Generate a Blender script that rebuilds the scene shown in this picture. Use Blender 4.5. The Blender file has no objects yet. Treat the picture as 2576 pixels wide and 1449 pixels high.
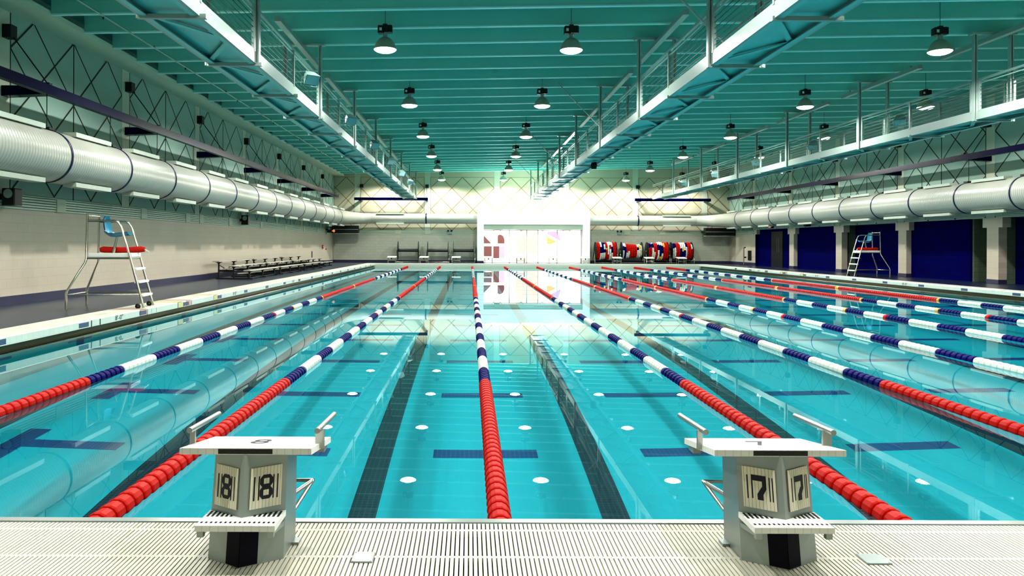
MNEE = True
import bpy, math, random
from mathutils import Vector, Matrix
random.seed(7)
PI = math.pi
scene = bpy.context.scene
COL = scene.collection
CAMZ = 1.61                      # camera height above the water (z = 0)
def dz(h): return CAMZ + h       # height given relative to the eye

# ------------------------------------------------------------------ materials
def new_mat(name):
    m = bpy.data.materials.new(name); m.use_nodes = True
    nt = m.node_tree
    for n in list(nt.nodes): nt.nodes.remove(n)
    out = nt.nodes.new('ShaderNodeOutputMaterial')
    return m, nt, out
def srgb(r, g, b):
    f = lambda c: (c/255/12.92) if c/255 <= 0.04045 else ((c/255+0.055)/1.055)**2.4
    return (f(r), f(g), f(b), 1)
def mat(name, col, rough=0.5, metal=0.0, var=0.06, scale=6.0, spec=0.5, emit=None, bump=0.0):
    m, nt, out = new_mat(name)
    b = nt.nodes.new('ShaderNodeBsdfPrincipled')
    tc = nt.nodes.new('ShaderNodeTexCoord')
    no = nt.nodes.new('ShaderNodeTexNoise'); no.inputs['Scale'].default_value = scale; no.inputs['Detail'].default_value = 3
    mx = nt.nodes.new('ShaderNodeMix'); mx.data_type = 'RGBA'
    c = srgb(*col)
    mx.inputs['A'].default_value = tuple(max(0, x*(1-var)) for x in c[:3])+(1,)
    mx.inputs['B'].default_value = tuple(min(1, x*(1+var)) for x in c[:3])+(1,)
    nt.links.new(tc.outputs['Object'], no.inputs['Vector'])
    nt.links.new(no.outputs['Fac'], mx.inputs['Factor'])
    nt.links.new(mx.outputs['Result'], b.inputs['Base Color'])
    b.inputs['Roughness'].default_value = rough; b.inputs['Metallic'].default_value = metal
    b.inputs['Specular IOR Level'].default_value = spec
    if emit:
        b.inputs['Emission Color'].default_value = srgb(*emit[0]); b.inputs['Emission Strength'].default_value = emit[1]
    if bump:
        bp = nt.nodes.new('ShaderNodeBump'); bp.inputs['Strength'].default_value = bump; bp.inputs['Distance'].default_value = .01
        nt.links.new(no.outputs['Fac'], bp.inputs['Height']); nt.links.new(bp.outputs['Normal'], b.inputs['Normal'])
    nt.links.new(b.outputs[0], out.inputs[0])
    return m
def brick_mat(name, c1, c2, cm, w, h, mortar, offset=0.5, axes='XY', rough=0.6, spec=0.5):
    """courses of blocks or tiles laid out in object space; axes picks the two object axes"""
    m, nt, out = new_mat(name)
    b = nt.nodes.new('ShaderNodeBsdfPrincipled')
    tc = nt.nodes.new('ShaderNodeTexCoord'); sp = nt.nodes.new('ShaderNodeSeparateXYZ'); cb = nt.nodes.new('ShaderNodeCombineXYZ')
    nt.links.new(tc.outputs['Object'], sp.inputs[0])
    nt.links.new(sp.outputs[axes[0]], cb.inputs['X']); nt.links.new(sp.outputs[axes[1]], cb.inputs['Y'])
    br = nt.nodes.new('ShaderNodeTexBrick'); br.offset = offset; br.squash = 1.0
    br.inputs['Scale'].default_value = 1.0; br.inputs['Brick Width'].default_value = w; br.inputs['Row Height'].default_value = h
    br.inputs['Mortar Size'].default_value = mortar; br.inputs['Mortar Smooth'].default_value = .1
    br.inputs['Color1'].default_value = srgb(*c1); br.inputs['Color2'].default_value = srgb(*c2); br.inputs['Mortar'].default_value = srgb(*cm)
    nt.links.new(cb.outputs[0], br.inputs['Vector'])
    no = nt.nodes.new('ShaderNodeTexNoise'); no.inputs['Scale'].default_value = .7; no.inputs['Detail'].default_value = 4
    nt.links.new(tc.outputs['Object'], no.inputs['Vector'])
    mp = nt.nodes.new('ShaderNodeMapRange'); mp.inputs['To Min'].default_value = .92; mp.inputs['To Max'].default_value = 1.06
    nt.links.new(no.outputs['Fac'], mp.inputs['Value'])
    mu = nt.nodes.new('ShaderNodeMix'); mu.data_type = 'RGBA'; mu.blend_type = 'MULTIPLY'; mu.inputs['Factor'].default_value = 1
    nt.links.new(br.outputs['Color'], mu.inputs['A']); nt.links.new(mp.outputs[0], mu.inputs['B'])
    nt.links.new(mu.outputs['Result'], b.inputs['Base Color'])
    b.inputs['Roughness'].default_value = rough; b.inputs['Specular IOR Level'].default_value = spec
    nt.links.new(b.outputs[0], out.inputs[0])
    return m
def duct_mat(name):
    m, nt, out = new_mat(name)
    b = nt.nodes.new('ShaderNodeBsdfPrincipled')
    tc = nt.nodes.new('ShaderNodeTexCoord')
    wv = nt.nodes.new('ShaderNodeTexWave'); wv.bands_direction = 'Y'; wv.inputs['Scale'].default_value = 3.2; wv.inputs['Distortion'].default_value = 0
    mx = nt.nodes.new('ShaderNodeMix'); mx.data_type = 'RGBA'
    mx.inputs['A'].default_value = srgb(178, 178, 166); mx.inputs['B'].default_value = srgb(198, 197, 185)
    nt.links.new(tc.outputs['Object'], wv.inputs['Vector']); nt.links.new(wv.outputs['Fac'], mx.inputs['Factor'])
    bp = nt.nodes.new('ShaderNodeBump'); bp.inputs['Strength'].default_value = .25; bp.inputs['Distance'].default_value = .01
    nt.links.new(wv.outputs['Fac'], bp.inputs['Height']); nt.links.new(bp.outputs['Normal'], b.inputs['Normal'])
    nt.links.new(mx.outputs['Result'], b.inputs['Base Color']); b.inputs['Roughness'].default_value = .28
    nt.links.new(b.outputs[0], out.inputs[0])
    return m
def glass_pane_mat(name):
    m, nt, out = new_mat(name)
    t = nt.nodes.new('ShaderNodeBsdfTransparent'); t.inputs[0].default_value = (.96, .98, .98, 1)
    g = nt.nodes.new('ShaderNodeBsdfGlossy'); g.inputs['Roughness'].default_value = 0.02
    f = nt.nodes.new('ShaderNodeFresnel'); f.inputs[0].default_value = 1.45
    mx = nt.nodes.new('ShaderNodeMixShader')
    nt.links.new(f.outputs[0], mx.inputs[0]); nt.links.new(t.outputs[0], mx.inputs[1]); nt.links.new(g.outputs[0], mx.inputs[2])
    nt.links.new(mx.outputs[0], out.inputs[0]); return m
def water_mat(name):
    m, nt, out = new_mat(name)
    g = nt.nodes.new('ShaderNodeBsdfGlass'); g.inputs['IOR'].default_value = 1.333; g.inputs['Roughness'].default_value = 0
    g.inputs['Color'].default_value = (.93, 1, 1, 1)
    nt.links.new(g.outputs[0], out.inputs[0]); return m
def lamp_mat(name):
    """clear lens lit from inside: glows and lets the bulb's light through"""
    m, nt, out = new_mat(name)
    e = nt.nodes.new('ShaderNodeEmission'); e.inputs[0].default_value = (1, .97, .9, 1); e.inputs[1].default_value = 40
    t = nt.nodes.new('ShaderNodeBsdfTransparent')
    no = nt.nodes.new('ShaderNodeTexNoise'); no.inputs['Scale'].default_value = 9
    mp = nt.nodes.new('ShaderNodeMapRange'); mp.inputs['To Min'].default_value = .78; mp.inputs['To Max'].default_value = .84
    nt.links.new(no.outputs['Fac'], mp.inputs['Value'])
    mx = nt.nodes.new('ShaderNodeMixShader'); nt.links.new(mp.outputs[0], mx.inputs[0])
    nt.links.new(e.outputs[0], mx.inputs[1]); nt.links.new(t.outputs[0], mx.inputs[2]); nt.links.new(mx.outputs[0], out.inputs[0]); return m
M = {}
M['block_x'] = brick_mat('painted block wall', (208, 208, 190), (200, 201, 184), (186, 186, 168), .41, .205, .008, axes='XZ')
M['block_y'] = brick_mat('painted block side wall', (216, 204, 184), (214, 202, 182), (205, 193, 173), .41, .205, .006, axes='YZ')
M['upper'] = mat('upper wall bounce tint', (158, 186, 172), .7, var=.05, scale=1.2)  # green of the bounced pool light put into the wall colour
M['pilaster'] = mat('pilaster paint', (205, 212, 190), .7, var=.03)
M['far_panel'] = mat('far wall panel', (196, 190, 164), .7, var=.04, scale=1.2)
M['groove'] = mat('dark panel joint', (24, 34, 20), .7)
M['groove_far'] = mat('tan panel joint', (140, 122, 86), .7)
M['louver'] = mat('louver paint', (214, 226, 206), .6)
M['dark'] = mat('dark recess', (14, 18, 14), .8)
M['louver_back'] = mat('shaded louver recess', (58, 70, 58), .8)  # gap shade behind the bars put into the recess colour
M['base'] = mat('blue grey baseboard', (52, 52, 82), .5, var=.1)
M['navy_wall'] = brick_mat('navy block wall', (1, 2, 92), (1, 2, 82), (0, 0, 58), .41, .205, .008, axes='YZ', rough=.9, spec=.04)
M['navy_dark'] = mat('dark door paint', (8, 9, 22), .5)
M['deck'] = brick_mat('slate blue deck', (60, 68, 84), (54, 62, 78), (44, 50, 64), .9, .9, .006, rough=.32)
M['jamb'] = brick_mat('shaded block wall', (104, 120, 98), (98, 114, 92), (80, 94, 74), .41, .205, .006, axes='XZ')  # cream block with the shadow of the niches put into its colour
M['deck_shade'] = brick_mat('slate deck with shade tint', (34, 44, 72), (30, 40, 66), (24, 32, 54), .9, .9, .006, rough=.3)  # slate deck again, shading and navy reflection put into the colour
M['coping'] = brick_mat('cream coping tile', (236, 234, 216), (230, 229, 212), (212, 212, 196), .15, .15, .003, offset=0, rough=.35)
M['coping_face'] = brick_mat('pale coping face tile', (214, 226, 212), (208, 221, 208), (192, 206, 194), .15, .15, .003, offset=0, axes='YZ', rough=.35)
M['gutter'] = mat('gutter steel', (92, 92, 66), .35, .6, var=.35, scale=.35)
M['steel'] = mat('brushed steel', (176, 178, 172), .32, .85, var=.05, scale=30)
M['chrome'] = mat('polished tube', (200, 196, 180), .16, 1.0, var=.04)
M['tile_blue'] = mat('navy mosaic tile', (40, 66, 110), .4, var=.2, scale=60)
M['pink'] = mat('dusty pink tile', (206, 172, 160), .4); M['yellow_tile'] = mat('pale yellow tile', (214, 206, 148), .4)
M['pool'] = brick_mat('turquoise pool tile', (0, 206, 226), (0, 203, 222), (14, 208, 226), .05, .05, .0035, offset=0, rough=.5)
M['pool_wall'] = brick_mat('turquoise pool wall tile', (30, 190, 196), (24, 186, 192), (70, 205, 208), .05, .05, .0035, offset=0, axes='YZ', rough=.5)
M['lane_tile'] = brick_mat('dark lane tile', (0, 44, 60), (0, 40, 56), (4, 84, 100), .05, .05, .006, offset=0, rough=.5)
M['cross_tile'] = brick_mat('blue cross lane tile', (2, 66, 138), (2, 62, 130), (14, 104, 160), .05, .05, .006, offset=0, rough=.5)
M['water'] = water_mat('pool water')
M['bulkhead_wall'] = mat('bulkhead side', (190, 196, 180), .4)
M['slat'] = mat('cream grating', (206, 202, 184), .45, var=.04, scale=3)
M['joist'] = mat('joist web with pool tint', (132, 214, 202), .6, var=.04, scale=2)  # teal light bounced off the water, put into the white paint
M['joist_edge'] = mat('pale joist flange', (186, 240, 232), .5, var=.02)  # same pool tint put into the colour, paler on the underside
M['ceil'] = mat('roof deck', (130, 204, 198), .7)  # water bounce put into the roof colour, as on the joists
M['white_steel'] = mat('white painted steel', (158, 174, 166), .3, var=.03)
M['cat_under'] = mat('catwalk underside', (130, 206, 200), .4, var=.06, scale=5)  # metal coloured with the teal light that comes up from the pool
M['cable'] = mat('dark wire', (50, 62, 52), .5)
M['lens'] = mat('pale blue lens', (150, 186, 190), .2)
M['flood_body'] = mat('floodlight housing', (150, 178, 168), .4)
M['black'] = mat('black plastic', (14, 14, 16), .4)
M['dome'] = mat('ribbed lamp dome', (170, 170, 148), .35, var=.1, scale=12)
M['lamp'] = lamp_mat('glowing lamp glass')
M['duct'] = duct_mat('ribbed duct')
M['duct_plain'] = mat('duct paint', (190, 189, 176), .3, var=.03)
M['navy'] = mat('navy enamel', (1, 2, 44), .2, var=.08, spec=.09)
M['navy_band'] = mat('navy band', (14, 18, 66), .35)
M['diffuser'] = mat('diffuser strip', (192, 202, 186), .4)
M['red'] = mat('red float plastic', (184, 16, 1), .5, var=.1, scale=14, spec=.12)
M['white'] = mat('white float plastic', (214, 220, 208), .3, var=.04, scale=14)
M['blue'] = mat('navy float plastic', (1, 2, 88), .5, var=.1, scale=14, spec=.06)
M['yellow'] = mat('yellow float plastic', (240, 172, 16), .3)
M['seat_blue'] = mat('light blue seat shell', (50, 136, 164), .3)
M['rung'] = mat('white tread', (228, 230, 222), .4)
M['rescue'] = mat('red rescue foam', (176, 26, 10), .6, var=.2, scale=30, spec=.2)
M['block_steel'] = mat('satin block steel', (152, 160, 156), .38, .55, var=.06, scale=14)
M['platform'] = brick_mat('white platform tread', (236, 236, 230), (232, 232, 226), (220, 220, 212), .034, .034, .0025, offset=0, rough=.45)
M['cream'] = brick_mat('ribbed cream number plate', (222, 214, 192), (218, 210, 188), (176, 168, 148), .0125, .6, .0012, offset=0, rough=.5)
M['ink'] = mat('navy black lettering', (10, 10, 26), .5)
M['footwell'] = mat('dark footwell panel', (9, 5, 22), .5, spec=.15)
M['decal'] = mat('dark decal', (34, 34, 18), .4, var=.6, scale=70)
M['glass'] = glass_pane_mat('window glass')
M['bright'] = mat('white lobby paint', (250, 246, 244), .7)
M['brick_red'] = mat('red brick beyond', (92, 46, 46), .7, var=.2, scale=20)
M['lilac'] = mat('lilac panel', (186, 140, 190), .6); M['peach'] = mat('peach column', (232, 196, 184), .6)
M['orange'] = mat('orange panel', (222, 150, 80), .6, var=.3, scale=9); M['sky_blue'] = mat('pale blue panel', (180, 214, 240), .6)
M['red_paint'] = mat('red enamel', (190, 40, 30), .4)
M['strobe'] = mat('orange strobe lens', (236, 150, 100), .3, emit=((255, 150, 90), .6))
M['bench'] = mat('aluminium plank', (196, 196, 180), .35, .5); M['bench_frame'] = mat('dark bench frame', (26, 26, 32), .5)

# ------------------------------------------------------------------ mesh building
class MB:
    def __init__(s): s.v = []; s.f = []; s.sm = []
    def add(s, vs, fs, smooth=False):
        o = len(s.v); s.v += [tuple(v) for v in vs]
        for f in fs: s.f.append(tuple(i+o for i in f)); s.sm.append(smooth)
        return s
    def box(s, x0, x1, y0, y1, z0, z1):
        v = [(x, y, z) for z in (z0, z1) for y in (y0, y1) for x in (x0, x1)]
        return s.add(v, [(0, 2, 3, 1), (4, 5, 7, 6), (0, 1, 5, 4), (2, 6, 7, 3), (0, 4, 6, 2), (1, 3, 7, 5)])
    def bbox(s, x0, x1, y0, y1, z0, z1, b=.006):
        """box with chamfered vertical and top edges"""
        def ring(z, i): return [(x0+i, y0+b, z), (x0+b, y0+i, z), (x1-b, y0+i, z), (x1-i, y0+b, z), (x1-i, y1-b, z), (x1-b, y1-i, z), (x0+b, y1-i, z), (x0+i, y1-b, z)]
        v = ring(z0, 0)+ring(z1-b, 0)+ring(z1, b*.8); f = []
        for k in (0, 8):
            for i in range(8): j = (i+1) % 8; f.append((k+i, k+j, k+8+j, k+8+i))
        f.append(tuple(range(16, 24))); f.append(tuple(reversed(range(8))))
        return s.add(v, f)
    def obox(s, c, size, mtx):
        v = []
        for z in (-.5, .5):
            for y in (-.5, .5):
                for x in (-.5, .5): v.append(Vector(c)+mtx @ Vector((x*size[0], y*size[1], z*size[2])))
        return s.add(v, [(0, 2, 3, 1), (4, 5, 7, 6), (0, 1, 5, 4), (2, 6, 7, 3), (0, 4, 6, 2), (1, 3, 7, 5)])
    def bar(s, p, q, w, h, up=(0, 0, 1)):
        p, q = Vector(p), Vector(q); d = q-p; L = d.length; d.normalize(); u = Vector(up)
        if abs(d.dot(u)) > .99: u = Vector((1, 0, 0))
        x = d.cross(u).normalized(); z = x.cross(d).normalized()
        m = Matrix((x, d, z)).transposed()
        return s.obox((p+q)/2, (w, L, h), m)
    def tube(s, pts, r, n=10, cap=True):
        pts = [Vector(p) for p in pts]; k = len(pts); rs = r if isinstance(r, (list, tuple)) else [r]*k
        prev = None; vs = []; fs = []
        for i, p in enumerate(pts):
            t = ((pts[i+1]-p) if i == 0 else (p-pts[i-1]) if i == k-1 else ((pts[i+1]-p).normalized()+(p-pts[i-1]).normalized())).normalized()
            if prev is None:
                a = Vector((0, 0, 1)) if abs(t.z) < .9 else Vector((1, 0, 0)); x = t.cross(a).normalized()
            else: x = (prev-t*prev.dot(t)).normalized()
            prev = x; y = t.cross(x)
            for j in range(n):
                an = 2*PI*j/n; vs.append(p+(x*math.cos(an)+y*math.sin(an))*rs[i])
        for i in range(k-1):
            for j in range(n):
                j2 = (j+1) % n; fs.append((i*n+j, i*n+j2, (i+1)*n+j2, (i+1)*n+j))
        s.add(vs, fs, True)
        if cap:
            s.add(vs[:n], [tuple(reversed(range(n)))]); s.add(vs[-n:], [tuple(range(n))])
        return s
    def lathe(s, prof, n=20, axis='Z', c=(0, 0, 0), smooth=True):
        vs = []; fs = []
        for (r, h) in prof:
            for j in range(n):
                a = 2*PI*j/n; u, w = r*math.cos(a), r*math.sin(a)
                p = (u, w, h) if axis == 'Z' else (u, h, w) if axis == 'Y' else (h, u, w)
                vs.append((p[0]+c[0], p[1]+c[1], p[2]+c[2]))
        for i in range(len(prof)-1):
            for j in range(n):
                j2 = (j+1) % n; q = (i*n+j, i*n+j2, (i+1)*n+j2, (i+1)*n+j)
                fs.append(q if axis != 'Y' else q[::-1])
        return s.add(vs, fs, smooth)
    def prism(s, poly, z0, z1, place=None):
        """extrude a 2-D polygon between two heights; place maps (u, v, h) to a point"""
        place = place or (lambda u, v, h: (u, v, h)); n = len(poly)
        vs = [place(u, v, z0) for u, v in poly]+[place(u, v, z1) for u, v in poly]
        fs = [tuple(reversed(range(n))), tuple(range(n, 2*n))]+[(i, (i+1) % n, n+(i+1) % n, n+i) for i in range(n)]
        return s.add(vs, fs)
    def mesh(s, name, m):
        me = bpy.data.meshes.new(name); me.from_pydata(s.v, [], s.f); me.update()
        me.polygons.foreach_set('use_smooth', s.sm)
        ms = m if isinstance(m, (list, tuple)) else [m]
        for x in ms: me.materials.append(x)
        return me
    def build(s, name, m, parent=None, loc=None):
        o = bpy.data.objects.new(name, s.mesh(name, m)); COL.objects.link(o)
        if parent: o.parent = parent
        if loc: o.location = loc
        return o
def tag(o, label, cat, group=None):
    o['label'] = label; o['category'] = cat
    if group: o['group'] = group
    return o
def thing(name, label, cat, loc=(0, 0, 0), rotz=0, group=None):
    o = bpy.data.objects.new(name, None); COL.objects.link(o); o.empty_display_size = .2
    o.location = loc; o.rotation_euler = (0, 0, rotz)
    return tag(o, label, cat, group)
def struct(o): o['kind'] = 'structure'; return o
def copy_tree(o, parent=None):
    c = o.copy(); COL.objects.link(c)
    if parent: c.parent = parent
    for ch in list(o.children): copy_tree(ch, c)
    return c
def dup(root, loc, label, rotz=None):
    c = copy_tree(root); c.location = loc; c['label'] = label
    if rotz is not None: c.rotation_euler = (0, 0, rotz)
    return c
def text_mesh(txt, size, place, thick=.0):
    """lettering turned into a mesh; place maps (u, v) to a point"""
    cu = bpy.data.curves.new('lettering', 'FONT'); cu.body = txt; cu.size = size; cu.align_x = 'CENTER'; cu.align_y = 'CENTER'; cu.resolution_u = 3
    ob = bpy.data.objects.new('lettering', cu); COL.objects.link(ob)
    dg = bpy.context.evaluated_depsgraph_get(); dg.update()
    me = bpy.data.meshes.new_from_object(ob.evaluated_get(dg))
    vs = [place(v.co.x, v.co.y) for v in me.vertices]; fs = [tuple(p.vertices) for p in me.polygons]
    bpy.data.objects.remove(ob); bpy.data.curves.remove(cu); bpy.data.meshes.remove(me)
    return vs, fs
ORD = ['nearest', 'second', 'third', 'fourth', 'fifth', 'sixth', 'seventh', 'eighth', 'ninth', 'tenth', 'eleventh', 'twelfth']

# ------------------------------------------------------------------ camera
cd = bpy.data.cameras.new('camera'); cam = bpy.data.objects.new('camera', cd); COL.objects.link(cam)
cd.sensor_width = 36; cd.lens = 36*1950/2576; cd.shift_x = (1288-1182)/2576; cd.shift_y = -(724.5-615)/2576
cd.clip_end = 200
cam.matrix_world = Matrix.Translation((0, 0, CAMZ)) @ Matrix.Rotation(PI/2, 4, 'X') @ Matrix.Rotation(.0036, 4, 'Z')
scene.camera = cam

# ------------------------------------------------------------------ key dimensions
XL, XR = -6.68, 16.18            # pool edges
WL, WR, WF, WB = -10.05, 19.15, 57.2, -3.0   # walls
YN, YF = 3.84, 54.6              # pool ends
DECK = .25
LANE = 2.286
ROPEX = [.179+LANE*(k-3) for k in range(1, 10)]
LANEX = [.179+LANE*(k-3.5) for k in range(1, 11)]
def zj(x): return 6.85+.0196*x   # underside of the joists: the roof falls to the left
# ------------------------------------------------------------------ room shell
def sbox(name, m, *boxes):
    mb = MB()
    for b in boxes: mb.box(*b)
    return struct(mb.build(name, m))
ZT = 8.6
# floor: side decks, far deck, near deck
sbox('floor', M['deck'], (WL, XL-.66, WB, WF, DECK-.1, DECK), 
     (XL-.66, XR+.66, YF+.66, WF, DECK-.1, DECK), (XL-.66, XR+.66, WB, 1.9, DECK-.1, DECK))
struct(MB().box(XR+.66, WR+1.0, WB, WF, DECK-.1, DECK).build('floor_right', M['deck_shade']))
# left wall
wl = sbox('wall_left', M['block_y'], (WL-.3, WL, WB, WF, DECK-.1, dz(.74)))
up = MB(); up.box(WL-.3, WL, WB, WF, dz(.74), ZT); struct(up.build('upper_wall', M['upper'], wl))
def lattice(n, per, ztop, nh, place, mb, w):
    """panel joints: frame, mid post and the crossing diagonals of one panel; place(u, z, off) -> point"""
    L = n*per; H = nh*5; zb = ztop-H
    def line(a, b, ww=w, off=.004):
        (u0, z0), (u1, z1) = a, b; d = math.hypot(u1-u0, z1-z0); nx, nz = -(z1-z0)/d*ww/2, (u1-u0)/d*ww/2
        q = [(u0+nx, z0+nz), (u0-nx, z0-nz), (u1-nx, z1-nz), (u1+nx, z1+nz)]
        vs = [place(u, z, off) for u, z in q]; mb.add(vs, [(0, 1, 2, 3)])
    line((0, ztop), (L, ztop), w*.45)
    s = nh/per     # slope per unit run
    # diagonals z = ztop -+ 2 s (u - u0)
    sl = 2*nh/per/1.0*.5
    for sg in (1, -1):
        for k in range(-6, 12):
            pu = (k+.5)*per                       # meets the top edge here
            a_u, a_z = pu, ztop
            pts = []
            for t in (0, L):
                z = ztop-sg*(t-pu)*2*nh/per
                pts.append((t, z))
            (u0, z0), (u1, z1) = pts
            # clip to zb..ztop
            def at(z): return pu+(ztop-z)*per/(2*nh)*sg
            ua, ub = sorted((at(ztop), at(zb)))
            ua, ub = max(0, ua), min(L, ub)
            if ub-ua < .05: continue
            f = lambda u: ztop-sg*(u-pu)*2*nh/per
            line((ua, f(ua)), (ub, f(ub)), w, .004 if sg > 0 else .0052)
    return zb, L
gl = MB(); pil = MB()
for k in range(-2, 7):
    y0 = 16.92+5.93*k
    L = min(5.42, WF-y0-.3)
    pl = lambda u, z, o, y0=y0: (WL+o, y0+u, z)
    lattice(3, 5.42/3, dz(5.05), .788, pl, gl, .045)
    for u in (0, 2.71):
        if y0+u < WF: gl.box(WL, WL+.006, y0+u-.02, y0+u+.02, dz(1.08), dz(5.05))
    pil.box(WL, WL+.012, y0-.5, y0-.03, dz(1.06), 7.2)
o = gl.build('panel_joint', M['groove'], wl); o = pil.build('pilaster', M['pilaster'], wl)
# right wall: openings up to Y = 52, solid beyond; upper part all the way
wr = sbox('wall_right', M['block_y'], (WR, WR+.3, 52.0, WF, DECK-.1, dz(.74)))
up = MB(); up.box(WR, WR+.3, WB, 52.0, dz(1.40), ZT); up.box(WR, WR+.3, 52.0, WF, dz(.74), ZT); struct(up.build('upper_wall', M['upper'], wr))
gr = MB(); pil = MB(); colm = MB(); cbase = MB()
for k in range(0, 7):
    y0 = 16.92+5.93*k
    lattice(3, 5.42/3, dz(5.0), .788, lambda u, z, o, y0=y0: (WR-o, y0+u, z), gr, .045)
    for u in (0, 2.71):
        if y0+u < WF: gr.box(WR-.006, WR, y0+u-.02, y0+u+.02, dz(1.03) if y0+u > 52.3 else dz(1.4), dz(5.0))
    pil.box(WR-.012, WR, y0-.5, y0-.03, dz(1.06), 7.2)
for y1 in (22.8, 28.72, 34.65, 40.56, 46.47):
    colm.box(WR, WR+.35, y1-.64, y1, DECK, dz(1.03)); colm.box(WR-.01, WR+.3, y1-.86, y1+.22, dz(.69), dz(1.05))
    cbase.box(WR-.012, WR+.36, y1-.655, y1+.015, DECK, DECK+.15)
colm.box(WR-.01, WR+.3, 51.75, 52.2, dz(.745), dz(1.05)); 
gr.build('panel_joint', M['groove'], wr); pil.build('pilaster', M['pilaster'], wr)
struct(colm.build('column', M['block_y'], wr)); cbase.build('column_base', M['base'], wr)
# infill behind the columns
nb = MB(); nb.box(WR+.22, WR+.3, 46.3, 52.0, DECK, dz(1.4)); nb.box(WR+.003, WR+.25, 51.97, 51.995, DECK, dz(.74)); nb.box(WR+.22, WR+.3, 40.5, 45.9, DECK, dz(1.4))
nb.box(WR+.7, WR+.8, 34.6, 40.0, DECK, dz(1.4)); nb.box(WR+.22, WR+.3, 30.0, 34.1, DECK, dz(1.4)); nb.box(WR+.6, WR+.7, 20, 28.1, DECK, dz(1.4))
nb.build('infill', M['navy_wall'], wr)
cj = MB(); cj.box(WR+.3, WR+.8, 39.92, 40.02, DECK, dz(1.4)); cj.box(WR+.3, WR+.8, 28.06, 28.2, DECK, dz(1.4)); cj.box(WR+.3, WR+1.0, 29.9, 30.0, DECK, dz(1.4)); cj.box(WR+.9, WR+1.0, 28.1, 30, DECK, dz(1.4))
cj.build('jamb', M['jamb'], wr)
so = MB(); so.box(WR, WR+1.0, WB, 52.0, dz(1.05), dz(1.09)); struct(so.build('soffit', M['louver'], wr))
ow = MB(); ow.box(WR+1.0, WR+1.1, WB, 53, DECK, dz(1.4)); ow.build('back_panel', M['navy_dark'], wr)
# far wall with the portal
PX0, PX1, PYF = .52, 8.67, 55.95
OX0, OX1, OZ1 = 1.0, 8.16, dz(1.1)
wf = sbox('wall_far', M['block_x'], (WL, PX0, WF, WF+.3, DECK-.1, dz(.73)), (PX1, WR, WF, WF+.3, DECK-.1, dz(.73)))
up = MB(); up.box(WL, PX0, WF, WF+.3, dz(.73), ZT); up.box(PX1, WR, WF, WF+.3, dz(.73), ZT); up.box(PX0, PX1, WF, WF+.3, dz(1.45), ZT)
struct(up.build('upper_wall', M['far_panel'], wf))
po = MB(); po.box(PX0, OX0, PYF, WF, DECK-.1, dz(2.45)); po.box(OX1, PX1, PYF, WF, DECK-.1, dz(2.45)); po.box(OX0, OX1, PYF, PYF+.25, dz(1.45), dz(2.45)); po.box(OX0, OX1, PYF+.25, WF+.3, dz(1.45), dz(1.5))
struct(po.build('portal', M['bright'], wf))
hd = MB(); hd.box(OX0, OX1, PYF+.12, PYF+.4, dz(1.1), dz(1.46)); struct(hd.build('header', M['pilaster'], wf))
gf = MB(); pil = MB(); half = 4.70
for xc in (-13.3, -8.3, -3.14, 1.99, 7.1, 12.2, 17.3):
    x0 = xc+.23
    if x0 > -13: pil.box(xc-.21, xc+.21, WF-.012, WF, dz(1.06), 7.3)
    x1 = x0+4.7
    tmp = MB(); lattice(3, 4.7/3, dz(4.95), .79, lambda u, z, o, x0=x0: (x0+u, WF-o, z), tmp, .05)
    tmp.box(x0-.015, x0+.015, WF-.006, WF, dz(1.0), dz(4.95)); tmp.box(x1-.015, x1+.015, WF-.006, WF, dz(1.0), dz(4.95))
    ok = [all(WL < tmp.v[i][0] < WR for i in f) for f in tmp.f]
    for f, k in zip(tmp.f, ok):
        vs = [tmp.v[i] for i in f]
        if k: gf.add(vs, [tuple(range(len(f)))])
        elif any(WL < v[0] < WR for v in vs):   # joint running into the corner: trim it there
            cl = lambda x: min(max(x, WL), WR)
            a, b = vs[0], vs[-1]
            if len(vs) == 4 and abs(vs[0][0]-vs[2][0]) > .2:
                def trim(p, q):
                    if WL <= p[0] <= WR: return p
                    x = cl(p[0]); t = (x-q[0])/(p[0]-q[0]); return tuple(q[i]+(p[i]-q[i])*t for i in range(3))
                v0, v1, v2, v3 = vs
                gf.add([trim(v0, v3), trim(v1, v2), trim(v2, v1), trim(v3, v0)], [(0, 1, 2, 3)])
gf.build('panel_joint', M['groove_far'], wf); pil.build('pilaster', M['pilaster'], wf)
struct(MB().box(WL-.3, WR+1.3, WB-.3, WB, DECK-.1, ZT).build('wall_near', M['block_x']))
# louver bands under the panels
def louver(name, along, a, b, z0, z1, xf, sgn, plates):
    bars = MB(); back = MB(); pl = MB()
    def bx(mb, u0, u1, z0, z1, d0, d1):
        lo, hi = sorted((xf+sgn*d0, xf+sgn*d1))
        if along == 'Y': mb.box(lo, hi, u0, u1, z0, z1)
        else: mb.box(u0, u1, lo, hi, z0, z1)
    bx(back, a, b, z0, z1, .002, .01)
    n = 5; h = (z1-z0)/n
    for i in range(n): bx(bars, a, b, z0+h*i+h*.02, z0+h*i+h*.74, .01, .03)
    bx(bars, a, b, z1, z1+.02, .0, .045)
    for u in plates: bx(pl, u-.2, u+.2, z0-.005, z1+.005, .005, .055)
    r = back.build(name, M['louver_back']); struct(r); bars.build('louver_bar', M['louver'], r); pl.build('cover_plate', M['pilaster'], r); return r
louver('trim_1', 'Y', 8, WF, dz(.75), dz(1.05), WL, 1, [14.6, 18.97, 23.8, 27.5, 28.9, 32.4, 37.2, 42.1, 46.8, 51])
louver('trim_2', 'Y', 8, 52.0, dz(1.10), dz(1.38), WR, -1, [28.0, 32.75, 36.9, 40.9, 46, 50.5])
louver('trim_3', 'Y', 52.3, WF, dz(.77), dz(1.02), WR, -1, [53])
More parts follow.
